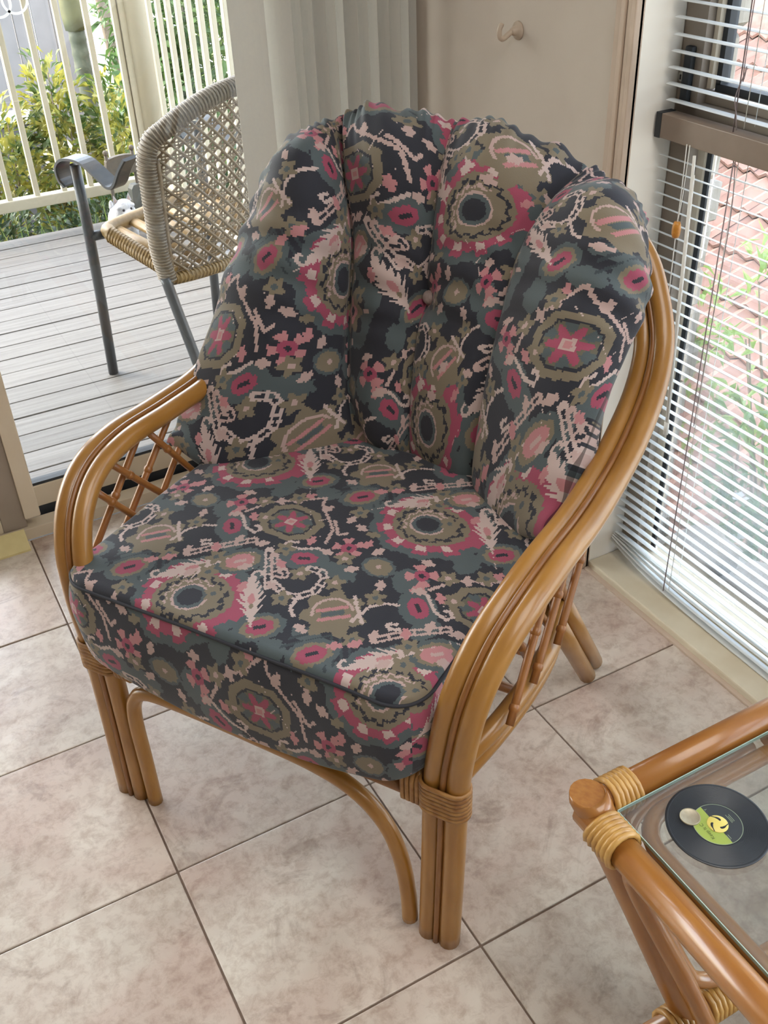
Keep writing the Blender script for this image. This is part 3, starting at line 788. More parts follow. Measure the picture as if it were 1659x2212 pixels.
# bare twigs and dark palings below the window
b = MB()
for k in range(46):
    p = Vector((fl.uniform(2.6, 3.2), fl.uniform(-2.0, -.75), -1.4)); q = p + Vector((fl.uniform(-.4, .4), fl.uniform(-.5, .5), fl.uniform(.7, 1.15)))
    b.tube(cr([p, (p + q) / 2 + Vector((fl.uniform(-.1, .1), fl.uniform(-.1, .1), 0)), q], 4), list(np.linspace(.009, .003, 9)), 5)
b.build('dry_twigs', M['bark'], label='tangle of bare pale twigs below the right window', cat='twigs', kind='stuff')
pf = empty('paling_fence', (2.62, -1.1, -2.2), 0.25, 'dark weathered paling fence below the right window', 'fence')
for k in range(12):
    b = MB(); b.box((-.012, -.07, 0), (.012, .07, 1.45 + fl.uniform(-.03, .03)), .003); o = b.build('paling', M['dark_timber'], pf); o.location = (.0, .75 - k * .146, 0)

# ------------------------------------------------------------------ rattan armchair
CH = empty('rattan_armchair', (0.571, -1.261, 0), math.radians(-57.959), 'honey coloured rattan armchair with a rounded hoop back and lattice sides', 'armchair')
OUT = [(.357, -.002, 0), (.361, .005, .197), (.365, .009, .374), (.375, .011, .472), (.388, .027, .562), (.403, .066, .629), (.418, .131, .669), (.426, .22, .683), (.429, .338, .678), (.428, .456, .68), (.428, .564, .703), (.422, .672, .743), (.406, .754, .797), (.375, .801, .862), (.332, .832, .925), (.248, .868, .985), (.128, .888, 1.020), (0, .895, 1.032)]
def inset(pts, d, lift=0.0):
    out = []
    for i, p in enumerate(pts):
        f = min(max((i - 10) / 7.0, 0), 1) * PI / 2
        out.append((p[0] - d * math.cos(f), p[1] - lift * .3, p[2] - d * math.sin(f) + lift))
    return out
def mirror(pts): return [(-p[0], p[1], p[2]) for p in pts]
def hoop(pts, n=7):
    full = list(pts) + mirror(pts)[::-1][1:]
    return cr(full, n)
INN = inset(OUT, 0.0385)
b = MB(); b.tube(hoop(OUT), 0.0185, 16); b.build('hoop_pole', M['rattan'], CH)
b = MB(); b.tube(hoop(INN), 0.0175, 16); b.build('hoop_pole', M['rattan'], CH)
def offset_strand(d, r, out):
    a = np.array(inset(OUT, 0.0193))
    c = cr(list(map(tuple, a)) + mirror(a.tolist())[::-1][1:], 7)
    res = []
    for i in range(len(c)):
        t = Vector(c[min(i + 1, len(c) - 1)] - c[max(i - 1, 0)]).normalized()
        rib = Vector((1, 0, 0)) - t * t.x
        if rib.length < .25: rib = Vector((0, 0, 1)) - t * t.z
        nn = rib.cross(t).normalized()
        if (nn.z < 0 and abs(nn.z) > .35) or (abs(nn.z) <= .35 and nn.y > 0): nn = -nn
        res.append(Vector(c[i]) + nn * d * out)
    return res
for s in (1, -1):
    b = MB(); b.tube(offset_strand(0.0120, 0, s), 0.0055, 8); b.build('core_strand', M['rattan_dark'], CH)
# front rail, arched brace
b = MB(); b.tube([(-.335, .012, .340), (0, .012, .340), (.335, .012, .340)], 0.0145, 12); b.build('front_rail', M['rattan_dark'], CH)
ARCH = [(-.284, -.004, 0), (-.286, -.002, .12), (-.288, 0, .225), (-.278, .003, .278), (-.245, .006, .304), (-.15, .008, .309), (0, .008, .308), (.11, .008, .302), (.185, .006, .282), (.238, .004, .235), (.266, .002, .165), (.279, 0, .08), (.2835, -.004, .016)]
b = MB(); b.tube(cr(ARCH, 6), 0.0140, 12); b.build('arched_brace', M['rattan'], CH)
# seat ring poles
def ring_pts(dz, du):
    h = [(.356, .032, .412 + dz), (.388 + du, .11, .446 + dz), (.400 + du, .21, .458 + dz), (.392 + du, .32, .452 + dz), (.350 + du, .44, .430 + dz), (.22, .585 + du, .410 + dz), (0, .612 + du, .405 + dz)]
    return cr(h + mirror(h)[::-1][1:], 6)
b = MB(); b.tube(ring_pts(0.0, 0.0), 0.0160, 12); b.build('seat_ring', M['rattan'], CH)
b = MB(); b.tube(ring_pts(-0.031, -0.004), 0.0160, 12); b.build('seat_ring', M['rattan'], CH)
for k in range(6):
    v_ = .06 + k * .095; hw_ = .36 if v_ < .4 else .30
    b = MB(); b.tube([(-hw_, v_, .368), (0, v_, .366), (hw_, v_, .368)], 0.0085, 8); b.build('seat_stick', M['rattan_stick'], CH)
# rear legs: two poles each
for s in (1, -1):
    for (p0, p1) in (((.345, .425, .405), (.350, .703, .006)), ((.348, .475, .395), (.350, .7475, .010))):
        b = MB(); q0 = Vector((p0[0] * s, p0[1], p0[2])); q1 = Vector((p1[0] * s, p1[1], p1[2]))
        b.tube([q0, q0.lerp(q1, .5), q0.lerp(q1, .985), q1], [.0185, .0185, .0185, .0165], 14); lg = b.build('rear_leg', M['rattan'], CH)
        b = MB(); b.lathe([(0, 0), (.012, 0), (.014, .003), (.014, .008), (0, .008)], 14, (q1.x, q1.y, 0.0)); b.build('foot_glide', M['clear_plastic'], lg)
# supports from seat ring to hoop at the back
for uu in (-.22, 0, .22):
    b = MB(); b.tube(cr([(uu * .9, .60, .39), (uu, .74, .62), (uu * 1.02, .868 - abs(uu) * .1, 0.955 if uu else 0.985)], 5), 0.010, 8); b.build('back_spindle', M['rattan_stick'], CH)
# bindings
def stadium(c0, c1, r, axis_h, n=8):
    """closed path around two parallel poles; c0,c1 centres in a plane, axis_h = 3D fn"""
    c0 = Vector(c0); c1 = Vector(c1); d = (c1 - c0).normalized(); nrm = Vector((-d.y, d.x))
    pts = []
    for k in range(n + 1):
        a = -PI / 2 + PI * k / n
        pts.append(c1 + d * r * math.cos(a) + nrm * r * math.sin(a))
    for k in range(n + 1):
        a = PI / 2 + PI * k / n
        pts.append(c0 + d * r * math.cos(a) + nrm * r * math.sin(a))
    return [axis_h(p) for p in pts]
for s in (1, -1):
    b = MB()
    for k in range(7):
        z = .334 + k * .0088
        b.tube(stadium((.3255 * s, .008), (.3645 * s, .008), .0205, lambda p: (p.x, p.y, z + (.0)), 8), .0048, 6, closed=True, squash=(1, .75))
    b.build('leg_binding', M['binding'], CH)
    b = MB()
    for k in range(4):
        uu = (.278 + k * .0085) * s
        b.tube(stadium((.012, .338), (.012, .374), .0165, lambda p: (uu, p.x, p.y), 8), .0046, 6, closed=True)
    b.build('rail_binding', M['binding'], CH)
    # clear glides of the front legs
    b = MB()
    for uu in (.357, .3185): b.lathe([(0, -.0005), (.012, -.0005), (.013, .004), (0, .004)], 12, (uu * s, -.002, 0.0))
    b.build('foot_glide', M['clear_plastic'], CH)
# lattice sticks in the sides
STK = [((.120, .630), (.245, .458)), ((.165, .662), (.335, .456)), ((.275, .664), (.425, .440)), ((.262, .662), (.082, .474)), ((.355, .662), (.172, .480)), ((.450, .664), (.272, .478))]
for s in (1, -1):
    for k, (a, c) in enumerate(STK):
        fall = c[0] > a[0]; du = -.006 if fall else .007
        p0 = Vector(((.398 + du) * s, a[0], a[1])); p1 = Vector(((.374 if fall else .414) * s, c[0], c[1]))
        b = MB(); b.tube([p0.lerp(p1, t) for t in np.linspace(0, 1, 7)], .0066, 8)
        for t in ((.24, .66) if fall else (.45, .9)):
            q = p0.lerp(p1, t); d = (p1 - p0).normalized()
            b.tube([q - d * .006, q - d * .003, q + d * .003, q + d * .006], [.0066, .0084, .0084, .0066], 8, caps=False)
        b.build('lattice_stick', M['rattan_stick'], CH)

# ------------------------------------------------------------------ printed fabric
PAL = {k: np.array(rgb(v)) for k, v in dict(bk='#2c2d34', sl='#4c5557', sd='#383f44', kh='#746a59', lt='#ab938d', pk='#aa7678', ro='#914559', wh='#b3a09a', ol='#5f5b4d').items()}
R1 = np.array((.387, .0)); R2s = np.array((.168, -.360))
def seg_dist(x, y, pl):
    best = np.full(x.shape, 9.0); al = np.zeros(x.shape); L = 0.0
    for (ax, ay), (bx, by) in zip(pl[:-1], pl[1:]):
        dx, dy = bx - ax, by - ay; l2 = dx * dx + dy * dy; l = math.sqrt(l2)
        t = np.clip(((x - ax) * dx + (y - ay) * dy) / l2, 0, 1)
        d = np.hypot(x - ax - t * dx, y - ay - t * dy); m = d < best
        best = np.where(m, d, best); al = np.where(m, L + t * l, al); L += l
    return best, al
VINES = [[(-.291, -.141), (-.27, -.097), (-.227, -.064), (-.194, -.034), (-.186, -.054), (-.153, -.082), (-.125, -.104), (-.113, -.142)],
         [(-.153, -.165), (-.167, -.171), (-.167, -.179), (-.154, -.182), (-.137, -.176), (-.114, -.159)],
         [(-.181, -.207), (-.15, -.246), (-.123, -.279)], [(-.165, -.213), (-.132, -.25), (-.116, -.245), (-.122, -.238), (-.129, -.236)],
         [(-.121, -.269), (-.086, -.281), (-.066, -.273), (-.051, -.249), (-.056, -.217), (-.069, -.205), (-.093, -.209)],
         [(-.288, -.154), (-.259, -.178), (-.235, -.183), (-.23, -.171), (-.241, -.163), (-.246, -.168)],
         [(-.299, -.282), (-.27, -.247), (-.221, -.199)], [(-.281, -.243), (-.293, -.251), (-.303, -.243), (-.29, -.237)],
         [(.036, -.268), (.04, -.229), (.057, -.208), (.077, -.2)], [(-.137, -.083), (-.109, -.111), (-.099, -.1)],
         [(.05, -.262), (.02, -.235), (.008, -.222)], [(-.066, -.273), (-.06, -.300), (-.045, -.310)]]
BITS = [(.155, -.07, 'lt'), (.165, -.045, 'pk'), (-.03, .095, 'fk'), (.03, .10, 'lt'), (-.085, .085, 'lt'), (.06, -.09, 'lt'), (-.05, -.105, 'pk'), (.14, -.14, 'fk'), (-.235, -.06, 'fk'), (-.255, -.085, 'lt'), (-.16, -.19, 'fk'), (-.245, -.21, 'lt'), (-.235, -.30, 'fk'), (-.26, -.315, 'lt'), (.06, -.30, 'fk'), (.045, -.325, 'pk'), (-.19, -.335, 'fk'), (-.098, -.228, 'fk'), (-.086, -.29, 'fk'), (-.037, -.215, 'fk'), (.037, -.207, 'fk'), (-.06, -.157, 'fk'), (-.115, -.04, 'fk'), (-.115, -.064, 'lt'), (-.086, -.074, 'lt'), (-.307, -.154, 'pk'), (-.267, -.147, 'pk'), (-.203, -.199, 'lt'), (-.137, -.149, 'pk'), (-.097, -.159, 'lt'), (-.024, -.113, 'lt'), (-.141, -.224, 'pk'), (-.035, -.173, 'lt'), (.027, -.179, 'lt'), (-.058, -.079, 'kh'), (.105, -.10, 'fk'), (.10, .085, 'lt'), (-.10, .055, 'pk'), (.12, -.245, 'pk'), (.085, -.155, 'lt'), (-.16, -.30, 'pk'), (-.02, -.325, 'lt'), (-.17, -.06, 'lt')]
def paint(P, Q, R2=R2s, EY=None):
    P = np.asarray(P); Q = np.asarray(Q)
    colr = np.empty(P.shape + (3,)); colr[:] = PAL['bk']
    def near(mx, my, R=None):
        R = R2 if R is None else R; x = P - mx; y = Q - my
        c = np.round(y / R[1]); y2 = y - c * R[1]; x2 = x - c * R[0]
        x2 = x2 - np.round(x2 / R1[0]) * R1[0]
        return x2, y2
    def put(m, k): colr[m] = PAL[k]
    wob = .0010 * np.sin(P * 410 + 2.1 * np.sin(Q * 233)) + .0010 * np.sin(Q * 371 + 1.7 * np.sin(P * 302))
    # slate grounds
    for (mx, my, a, c) in ((-.05, -.19, .035, .02), (.06, -.145, .03, .03), (-.25, -.22, .02, .03), (-.10, -.01, .03, .02), (.0, -.33, .03, .015), (-.2, -.02, .025, .02), (.11, -.05, .02, .03), (-.155, -.245, .012, .04)):
        x, y = near(mx, my); put(np.hypot(x / a, y / c) + wob * 60 < 1, 'sl')
    # dark slate chevrons
    x, y = near(-.14, .02); put((np.abs((np.abs(x) * 1.2 + y) % .02 - .01) < .0035) & (np.abs(x) < .05) & (np.abs(y) < .035), 'sd')
    # khaki framed rug
    x, y = near(-.2, -.126)
    n = np.maximum(np.maximum(np.abs(x) / .056, np.abs(y) / .047), (np.abs(x) / .056 + np.abs(y) / .047) * .68) + wob * 12
    put(n < 1.0, 'kh'); put(n < .74, 'bk'); put(n < .66, 'ol'); put((n < .66) & (np.abs(np.sin(3 * np.arctan2(y, x))) > .72) & (n > .36), 'sl')
    th = np.arctan2(y, x); put(np.hypot(x, y) < .022 + .009 * np.cos(6 * th), 'ro'); put(np.maximum(np.abs(x), np.abs(y)) < .0085, 'lt'); put(np.maximum(np.abs(x), np.abs(y)) < .0045, 'pk')
    if EY is not None:                       # where no medallion falls: a khaki flower spray
        x, y = near(0, 0); th = np.arctan2(y, x); r = np.hypot(x, y) + wob
        put(r < .075 + .008 * np.sin(5 * th), 'sl'); put(r < .045 + .010 * np.sin(6 * th), 'bk'); put(r < .036 + .009 * np.cos(6 * th), 'kh'); put(r < .020 + .005 * np.cos(4 * th), 'pk'); put(r < .009, 'bk')
        put((np.abs(np.abs(x) - .055) < .007) & (np.abs(y) < .004), 'lt'); put((np.abs(np.abs(y) - .058) < .007) & (np.abs(x) < .005), 'lt')
    # eye medallion
    x, y = near(0, 0, EY)
    th = np.arctan2(y, x); r = np.hypot(x, y) + wob; S = 1 + .22 * np.maximum(0, np.cos(th - .25)) ** 4
    q = r / S; sw = np.sin(10 * th + .6)
    put(q < .098 + .004 * sw, 'sl'); put(q < .083 + .005 * np.sign(sw), 'ro')
    put((q > .063) & (q < .077) & (sw > .35) & (np.cos(th - .25) < .75), 'wh')
    zz = .0026 * np.sign(np.sin(13 * th))
    put(q < .061, 'kh'); put(np.abs(r / S - .048 - zz) < .0030, 'bk'); put((np.abs(r / S - .039 - zz * .8) < .0020) & (np.cos(th - 2.6) > .1), 'lt')
    put(np.hypot(x, y) + wob * .5 < .031, 'lt'); put(np.hypot(x, y) + wob * .5 < .027, 'sl'); put(np.hypot(x, y) + wob * .5 < .020, 'bk')
    # ovals
    for (mx, my, an, sz, c1, c2) in ((-.141, .003, .9, 1.0, 'kh', 'ro'), (-.117, -.193, .5, .95, 'sl', 'ro'), (.104, -.187, -.75, 1.0, 'sl', 'ro'), (.143, .005, .8, .95, 'kh', 'ro'), (-.206, -.253, .8, 1.05, 'kh', 'pk')):
        x, y = near(mx, my); X = x * math.cos(an) + y * math.sin(an); Y = -x * math.sin(an) + y * math.cos(an)
        e = np.hypot(X / (.030 * sz), Y / (.021 * sz)) + wob * 35
        put(e < 1.45, 'sl'); put(e < 1.08, c1); put(e < .78, c2); put((np.abs(X) < .010) & (np.abs(Y) < .0035), 'bk' if c2 == 'ro' else 'lt')
    # large khaki floral with bars
    x, y = near(.002, -.272); th = np.arctan2(y, x); r = np.hypot(x, y) + wob
    put(r < .047 + .007 * np.sin(7 * th), 'kh'); X = (x + y) * .707; Y = (y - x) * .707
    put((np.abs(np.abs(Y) - .010) < .0035) & (np.abs(X) < .026), 'pk'); put((np.abs(Y) < .005) & (np.abs(X) < .018), 'sl'); put((np.abs(np.hypot(X, Y) - .032) < .0025) & (Y > 0), 'lt')
    # petalled flowers
    for (mx, my, a0, n_) in ((-.072, -.131, .3, 5), (.068, -.122, .9, 4)):
        x, y = near(mx, my); th = np.arctan2(y, x) + a0; r = np.hypot(x, y) + wob * .6
        put((r < .027) & (np.cos(n_ * th) > -.25), 'pk'); put(r < .013, 'ro'); put(r < .005, 'bk')
    # olive roundel
    x, y = near(-.001, -.145); r = np.hypot(x, y * 1.25) + wob
    put(r < .030, 'sl'); put(r < .024, 'kh'); put((np.abs(x) + np.abs(y)) < .006, 'lt')
    # feathers
    for (mx, my, an) in ((-.127, -.315, -.89), (.122, -.306, .92), (.02, -.075 - .02, .9)):
        if mx == .02: continue
        x, y = near(mx, my); X = x * math.cos(an) + y * math.sin(an); Y = -x * math.sin(an) + y * math.cos(an)
        w = (.0195 * np.clip(1 - np.abs(X + .004) / .056, 0, 1) ** .8) * (.45 + .85 * (1 - ((X + np.abs(Y) * .9) * 62) % 1)) + .0016 * (np.abs(X) < .062)
        put((np.abs(Y) + wob * .4 < w), 'wh'); put(np.hypot(X / .012, Y / .006) < 1, 'pk'); put(np.hypot((X - .017) / .006, Y / .004) < 1, 'kh')
        x2 = X + .058; put((np.abs(np.hypot(x2, Y - .008) - .008) < .0028) & (x2 < .005), 'wh')
    # vines
    for k, pl in enumerate(VINES):
        cx = sum(p[0] for p in pl) / len(pl); cy = sum(p[1] for p in pl) / len(pl)
        x, y = near(cx, cy); d, al = seg_dist(x, y, [(p[0] - cx, p[1] - cy) for p in pl])
        wide = k in (2, 6, 3, 4)
        bead = np.where(np.mod(al, .0100) < .0052, .0012, 0.0)
        c_ = 'wh' if k % 3 else 'lt'
        if wide: put((np.abs(d - .0052) < .0019 + bead * .8), c_); put((d < .0045) & (np.mod(al, .020) < .0045), c_)
        else: put(d < .0024 + bead, c_)
    # scattered bits
    for k, (mx, my, t) in enumerate(BITS):
        x, y = near(mx, my); an = k * 1.3; X = x * math.cos(an) + y * math.sin(an); Y = -x * math.sin(an) + y * math.cos(an)
        if t == 'fk':
            th = np.arctan2(Y, X); r = np.hypot(X, Y) + wob * .5
            put(r < .015 + .004 * np.cos(5 * th), 'kh'); put(r < .005, 'lt' if k % 2 else 'sl')
        else:
            put((np.abs(X) < .012) & (np.abs(Y) + wob * .5 < .0045), 'lt' if t == 'lt' else t); put(np.hypot(X / .006, Y / .009) < 1, t)
    return colr

def grid_mesh(name, V, faces_rc, colors, parent, smooth=True, **kw):
    me = bpy.data.meshes.new(name)
    me.from_pydata(V.reshape(-1, 3).tolist(), [], faces_rc)
    me.polygons.foreach_set('use_smooth', [smooth] * len(me.polygons))
    at = me.attributes.new('print', 'FLOAT_COLOR', 'FACE')
    c = np.ones((len(faces_rc), 4), dtype=np.float32); c[:, :3] = colors.reshape(-1, 3)
    at.data.foreach_set('color', c.ravel())
    me.update(); me.materials.append(M['fabric'])
    return link(name, me, parent, **kw)

# ------------------------------------------------------------------ seat cushion (its own thing, lies on the rails)
SC = empty('seat_cushion', (0.571, -1.261, 0), math.radians(-57.959), 'thick box seat cushion in dark ikat print lying on the rattan armchair', 'cushion')
U0, U1, V0, V1_, RC = -.366, .314, -.026, .575, .062
STEP = .0025
nu = int((U1 - U0) / STEP); nv = int((V1_ - V0) / STEP)
uu = np.linspace(U0, U1, nu + 1); vv = np.linspace(V0, V1_, nv + 1)
GU, GV = np.meshgrid(uu, vv, indexing='ij')
X = GU.copy(); Y = GV.copy()
def corner(cx, cy, sx, sy):
    a = (GU - cx) * sx / RC; c = (GV - cy) * sy / RC
    m = (a > 0) & (c > 0)
    A = np.clip(a, 0, 1); C_ = np.clip(c, 0, 1)
    X[m] = (cx + sx * RC * A * np.sqrt(1 - C_ ** 2 / 2))[m]; Y[m] = (cy + sy * RC * C_ * np.sqrt(1 - A ** 2 / 2))[m]
for sx, cx in ((-1, U0 + RC), (1, U1 - RC)):
    for sy, cy in ((-1, V0 + RC), (1, V1_ - RC)): corner(cx, cy, sx, sy)
dist = np.minimum(np.minimum(GU - U0, U1 - GU), np.minimum(GV - V0, V1_ - GV))
rr = .013
k_ = np.clip(1 - dist / rr, 0, 1)
xm = (GU - (U0 + U1) / 2) / ((U1 - U0) / 2); ym = (GV - (V0 + V1_) / 2) / ((V1_ - V0) / 2)
ZT = .556 + .016 * (1 - xm ** 2) * (1 - ym ** 2) + .006 * (1 - np.abs(xm) ** 3) - rr * (1 - np.sqrt(1 - k_ ** 2)) + .0015 * np.sin(GU * 23 + 1) * np.sin(GV * 19)
top = np.stack((X, Y, ZT), -1)
SEAT_O = np.array((.139, .358)); E1 = np.array((.9946, -.1033)); E2 = np.array((.1033, .9946))
def fab(u_, v_): du = u_ - SEAT_O[0]; dv = v_ - SEAT_O[1]; return du * E1[0] + dv * E1[1], du * E2[0] + dv * E2[1]
idx = np.arange((nu + 1) * (nv + 1)).reshape(nu + 1, nv + 1)
fc = np.stack((idx[:-1, :-1], idx[1:, :-1], idx[1:, 1:], idx[:-1, 1:]), -1).reshape(-1, 4)
cu = (uu[:-1] + uu[1:]) / 2; cv = (vv[:-1] + vv[1:]) / 2
CU, CV = np.meshgrid(cu, cv, indexing='ij')
Pt, Qt = fab(CU, CV)
ctop = paint(Pt, Qt).reshape(-1, 3)
verts = [top.reshape(-1, 3)]; faces = [fc]; cols = [ctop]
base = (nu + 1) * (nv + 1)
# sides follow the boundary ring
ring = [(i, 0) for i in range(nu)] + [(nu, j) for j in range(nv)] + [(i, nv) for i in range(nu, 0, -1)] + [(0, j) for j in range(nv, 0, -1)]
nd = 72
RX = np.array([top[i, j] for i, j in ring]); RG = np.array([(GU[i, j], GV[i, j]) for i, j in ring])
nrm = np.zeros((len(ring), 2))
tg = np.roll(RX[:, :2], -1, 0) - np.roll(RX[:, :2], 1, 0)
nrm[:, 0] = tg[:, 1]; nrm[:, 1] = -tg[:, 0]; nrm /= np.linalg.norm(nrm, axis=1)[:, None]
frontness = np.clip(1 - (RX[:, 1] - V0) / .12, 0, 1)
xr = (RX[:, 0] - (U0 + U1) / 2) / .34
zb = .402 - .066 * frontness * np.clip(1 - xr ** 2, 0, 1) ** .8 - .004 * frontness
sd = []
for d in range(nd + 1):
    t = d / nd
    bulge = .013 * math.sin(PI * min(t * 1.02, 1)) ** .7 + .003 * np.sin(RG[:, 0] * 31 + t * 4) * math.sin(PI * t) - (.014 * max(0, (t - .93) / .07) ** 2)
    z = RX[:, 2] * (1 - t) + zb * t
    sd.append(np.stack((RX[:, 0] + nrm[:, 0] * bulge, RX[:, 1] + nrm[:, 1] * bulge, z), -1))
sd = np.array(sd[1:])
nr = len(ring)
sidx = np.vstack([np.array([idx[i, j] for i, j in ring])[None], base + np.arange(nd * nr).reshape(nd, nr)])
f2 = np.stack((sidx[:-1], sidx[1:], np.roll(sidx, -1, 1)[1:], np.roll(sidx, -1, 1)[:-1]), -1).reshape(-1, 4)
dep = (np.arange(nd) + .5) / nd * .17
og = np.stack(((RG[:, 0] + np.roll(RG[:, 0], -1)) / 2, (RG[:, 1] + np.roll(RG[:, 1], -1)) / 2), -1)
on = np.zeros_like(og)
on[:nu] = (0, -1); on[nu:nu + nv] = (1, 0); on[nu + nv:2 * nu + nv] = (0, 1); on[2 * nu + nv:] = (-1, 0)
SU = og[None, :, 0] + dep[:, None] * on[None, :, 0]; SV = og[None, :, 1] + dep[:, None] * on[None, :, 1]
Ps, Qs = fab(SU, SV)
# the boxing strip was cut separately: its print is shifted a little along the seam
cs = paint(Ps + .012, Qs - .008).reshape(-1, 3)
verts.append(sd.reshape(-1, 3)); faces.append(f2); cols.append(cs)
nb = base + nd * nr
cen = np.array([[(U0 + U1) / 2, (V0 + V1_) / 2, .398]]); verts.append(cen)
last = sidx[-1]
allf = [tuple(f) for f in np.vstack(faces).tolist()] + [(int(last[k]), nb, int(last[(k + 1) % nr])) for k in range(nr)]
allc = np.vstack(cols + [np.tile(PAL['bk'], (nr, 1))])
grid_mesh('cushion_cover', np.vstack(verts), allf, allc, SC)
pp = [(RX[k, 0] + nrm[k, 0] * .001, RX[k, 1] + nrm[k, 1] * .001, RX[k, 2] + .0015) for k in range(0, nr, 4)]
b = MB(); b.tube(pp, .0030, 6, closed=True); b.build('piping', M['piping'], SC, label='dark piping along the top edge')

# ------------------------------------------------------------------ back cushion
BC = empty('back_cushion', (0.571, -1.261, 0), math.radians(-57.959), 'large rounded channel-tufted back cushion in dark ikat print filling the hoop back', 'cushion')
CTRL = np.array([
 [(-0.435,0.360,0.586),(-0.306,0.390,0.548),(-0.122,0.550,0.568),(-0.063,0.565,0.575),(-0.012,0.575,0.572),(0.068,0.555,0.557),(0.138,0.530,0.553),(0.245,0.450,0.550),(0.340,0.378,0.598)],
 [(-0.427,0.430,0.651),(-0.269,0.470,0.678),(-0.161,0.600,0.650),(-0.080,0.595,0.675),(-0.022,0.615,0.679),(0.068,0.595,0.694),(0.146,0.575,0.722),(0.285,0.492,0.729),(0.370,0.468,0.741)],
 [(-0.405,0.520,0.803),(-0.257,0.540,0.822),(-0.185,0.655,0.770),(-0.093,0.645,0.791),(-0.028,0.665,0.795),(0.066,0.645,0.821),(0.150,0.625,0.836),(0.306,0.542,0.886),(0.396,0.571,0.861)],
 [(-0.397,0.620,0.918),(-0.251,0.600,0.954),(-0.193,0.700,0.912),(-0.095,0.685,0.931),(-0.024,0.705,0.917),(0.073,0.685,0.955),(0.161,0.675,0.951),(0.320,0.600,0.989),(0.398,0.650,0.921)],
 [(-0.387,0.690,0.988),(-0.271,0.670,1.059),(-0.223,0.735,1.029),(-0.107,0.715,1.064),(-0.020,0.735,1.044),(0.083,0.715,1.069),(0.191,0.715,1.019),(0.306,0.670,1.047),(0.369,0.700,0.962)],
 [(-0.374,0.740,1.018),(-0.324,0.770,1.070),(-0.259,0.800,1.113),(-0.181,0.810,1.132),(-0.034,0.820,1.119),(0.070,0.810,1.118),(0.226,0.800,1.073),(0.302,0.770,1.024),(0.339,0.740,0.991)]])
def upsample(A, n, axis):
    """Catmull-Rom along one axis to n+1 samples"""
    A = np.moveaxis(A, axis, 0); m = A.shape[0]
    q = np.concatenate([(2 * A[0] - A[1])[None], A, (2 * A[-1] - A[-2])[None]])
    t = np.linspace(0, m - 1, n + 1); i = np.minimum(t.astype(int), m - 2); f = (t - i).reshape((-1,) + (1,) * (A.ndim - 1))
    a, b_, c, d = q[i], q[i + 1], q[i + 2], q[i + 3]
    o = .5 * (2 * b_ + (c - a) * f + (2 * a - 5 * b_ + 4 * c - d) * f ** 2 + (-a + 3 * b_ - 3 * c + d) * f ** 3)
    return np.moveaxis(o, 0, axis)
CTRL[0, 1:8, 2] -= .028; CTRL[0, 1:8, 1] += .006
NS, NT = 432, 256
G = upsample(upsample(CTRL, NT, 0), NS, 1)          # [t, s, 3]
def normals(G):
    ds = np.gradient(G, axis=1); dt = np.gradient(G, axis=0)
    n = np.cross(ds, dt); n /= np.linalg.norm(n, axis=2)[..., None] + 1e-12
    return n                                          # towards the sitter
nrmG = normals(G)
if nrmG[NT // 2, NS // 2, 1] > 0: nrmG = -nrmG
for _ in range(6):
    nrmG[1:-1] = (nrmG[:-2] + nrmG[2:] + nrmG[1:-1]) / 3; nrmG[:, 1:-1] = (nrmG[:, :-2] + nrmG[:, 2:] + nrmG[:, 1:-1]) / 3
nrmG /= np.linalg.norm(nrmG, axis=2)[..., None]
s = np.linspace(0, 8, NS + 1)[None, :]; t = np.linspace(0, 1, NT + 1)[:, None]
tau = (s % 2) / 2
chan = 1 - np.abs(2 * tau - 1) ** 3.0
eb = np.minimum(1, np.minimum(t, (1 - t)) / .10); edge_t = np.sqrt(np.clip(1 - (1 - eb) ** 2, 0, 1))
es = np.minimum(1, np.minimum(s, 8 - s) / 1.0); edge_s = np.sqrt(np.clip(1 - (1 - es) ** 2, 0, 1))
puff = .016 * chan * edge_t + .016 * edge_t * edge_s
puff = puff - .024 * np.exp(-(((s - 4.1) / .35) ** 2 + ((t - .46) / .05) ** 2))                      # button
puff = puff - (.010 * np.exp(-(((s - 2) / .10) ** 2)) + .006 * np.exp(-(((s - 4) / .10) ** 2)) + .010 * np.exp(-(((s - 6) / .10) ** 2))) * edge_t
# gathers that fan out from the sewn edge
gth = np.exp(-((1 - t) / .10) ** 1.0) + .6 * np.exp(-(t / .05)) * (np.abs(s - 4) < 2.6)
ph = s * 9.3 + .9 * np.sin(s * 3.1) + 2.2 * (1 - t) * np.sin(s * 1.7)
puff = puff + .0100 * gth * np.sin(ph) * (.6 + .4 * np.sin(s * 2.3 + 1)) * (np.minimum(1, t / .02))
puff = puff + .0055 * np.exp(-((1 - t) / .06)) * np.sin(s * 27 + 2 * np.sin(s * 5))
ess = np.exp(-np.minimum(s, 8 - s) / .35)
puff = puff + .006 * ess * np.sin(t * 46 + 2 * np.sin(t * 9)) + .0025 * np.sin(s * 2.2 + t * 17) * chan * edge_t
# slack creases crossing the channels near the button row
puff = puff + .004 * chan * np.exp(-((t - .5) / .16) ** 2) * np.sin(t * 70 + s * 3)
FR = G + nrmG * puff[..., None]
thick = .012 + .105 * edge_t * edge_s
bk = G - nrmG * thick[..., None] * np.array((1, 1, 1))
bk[..., 2] += 0
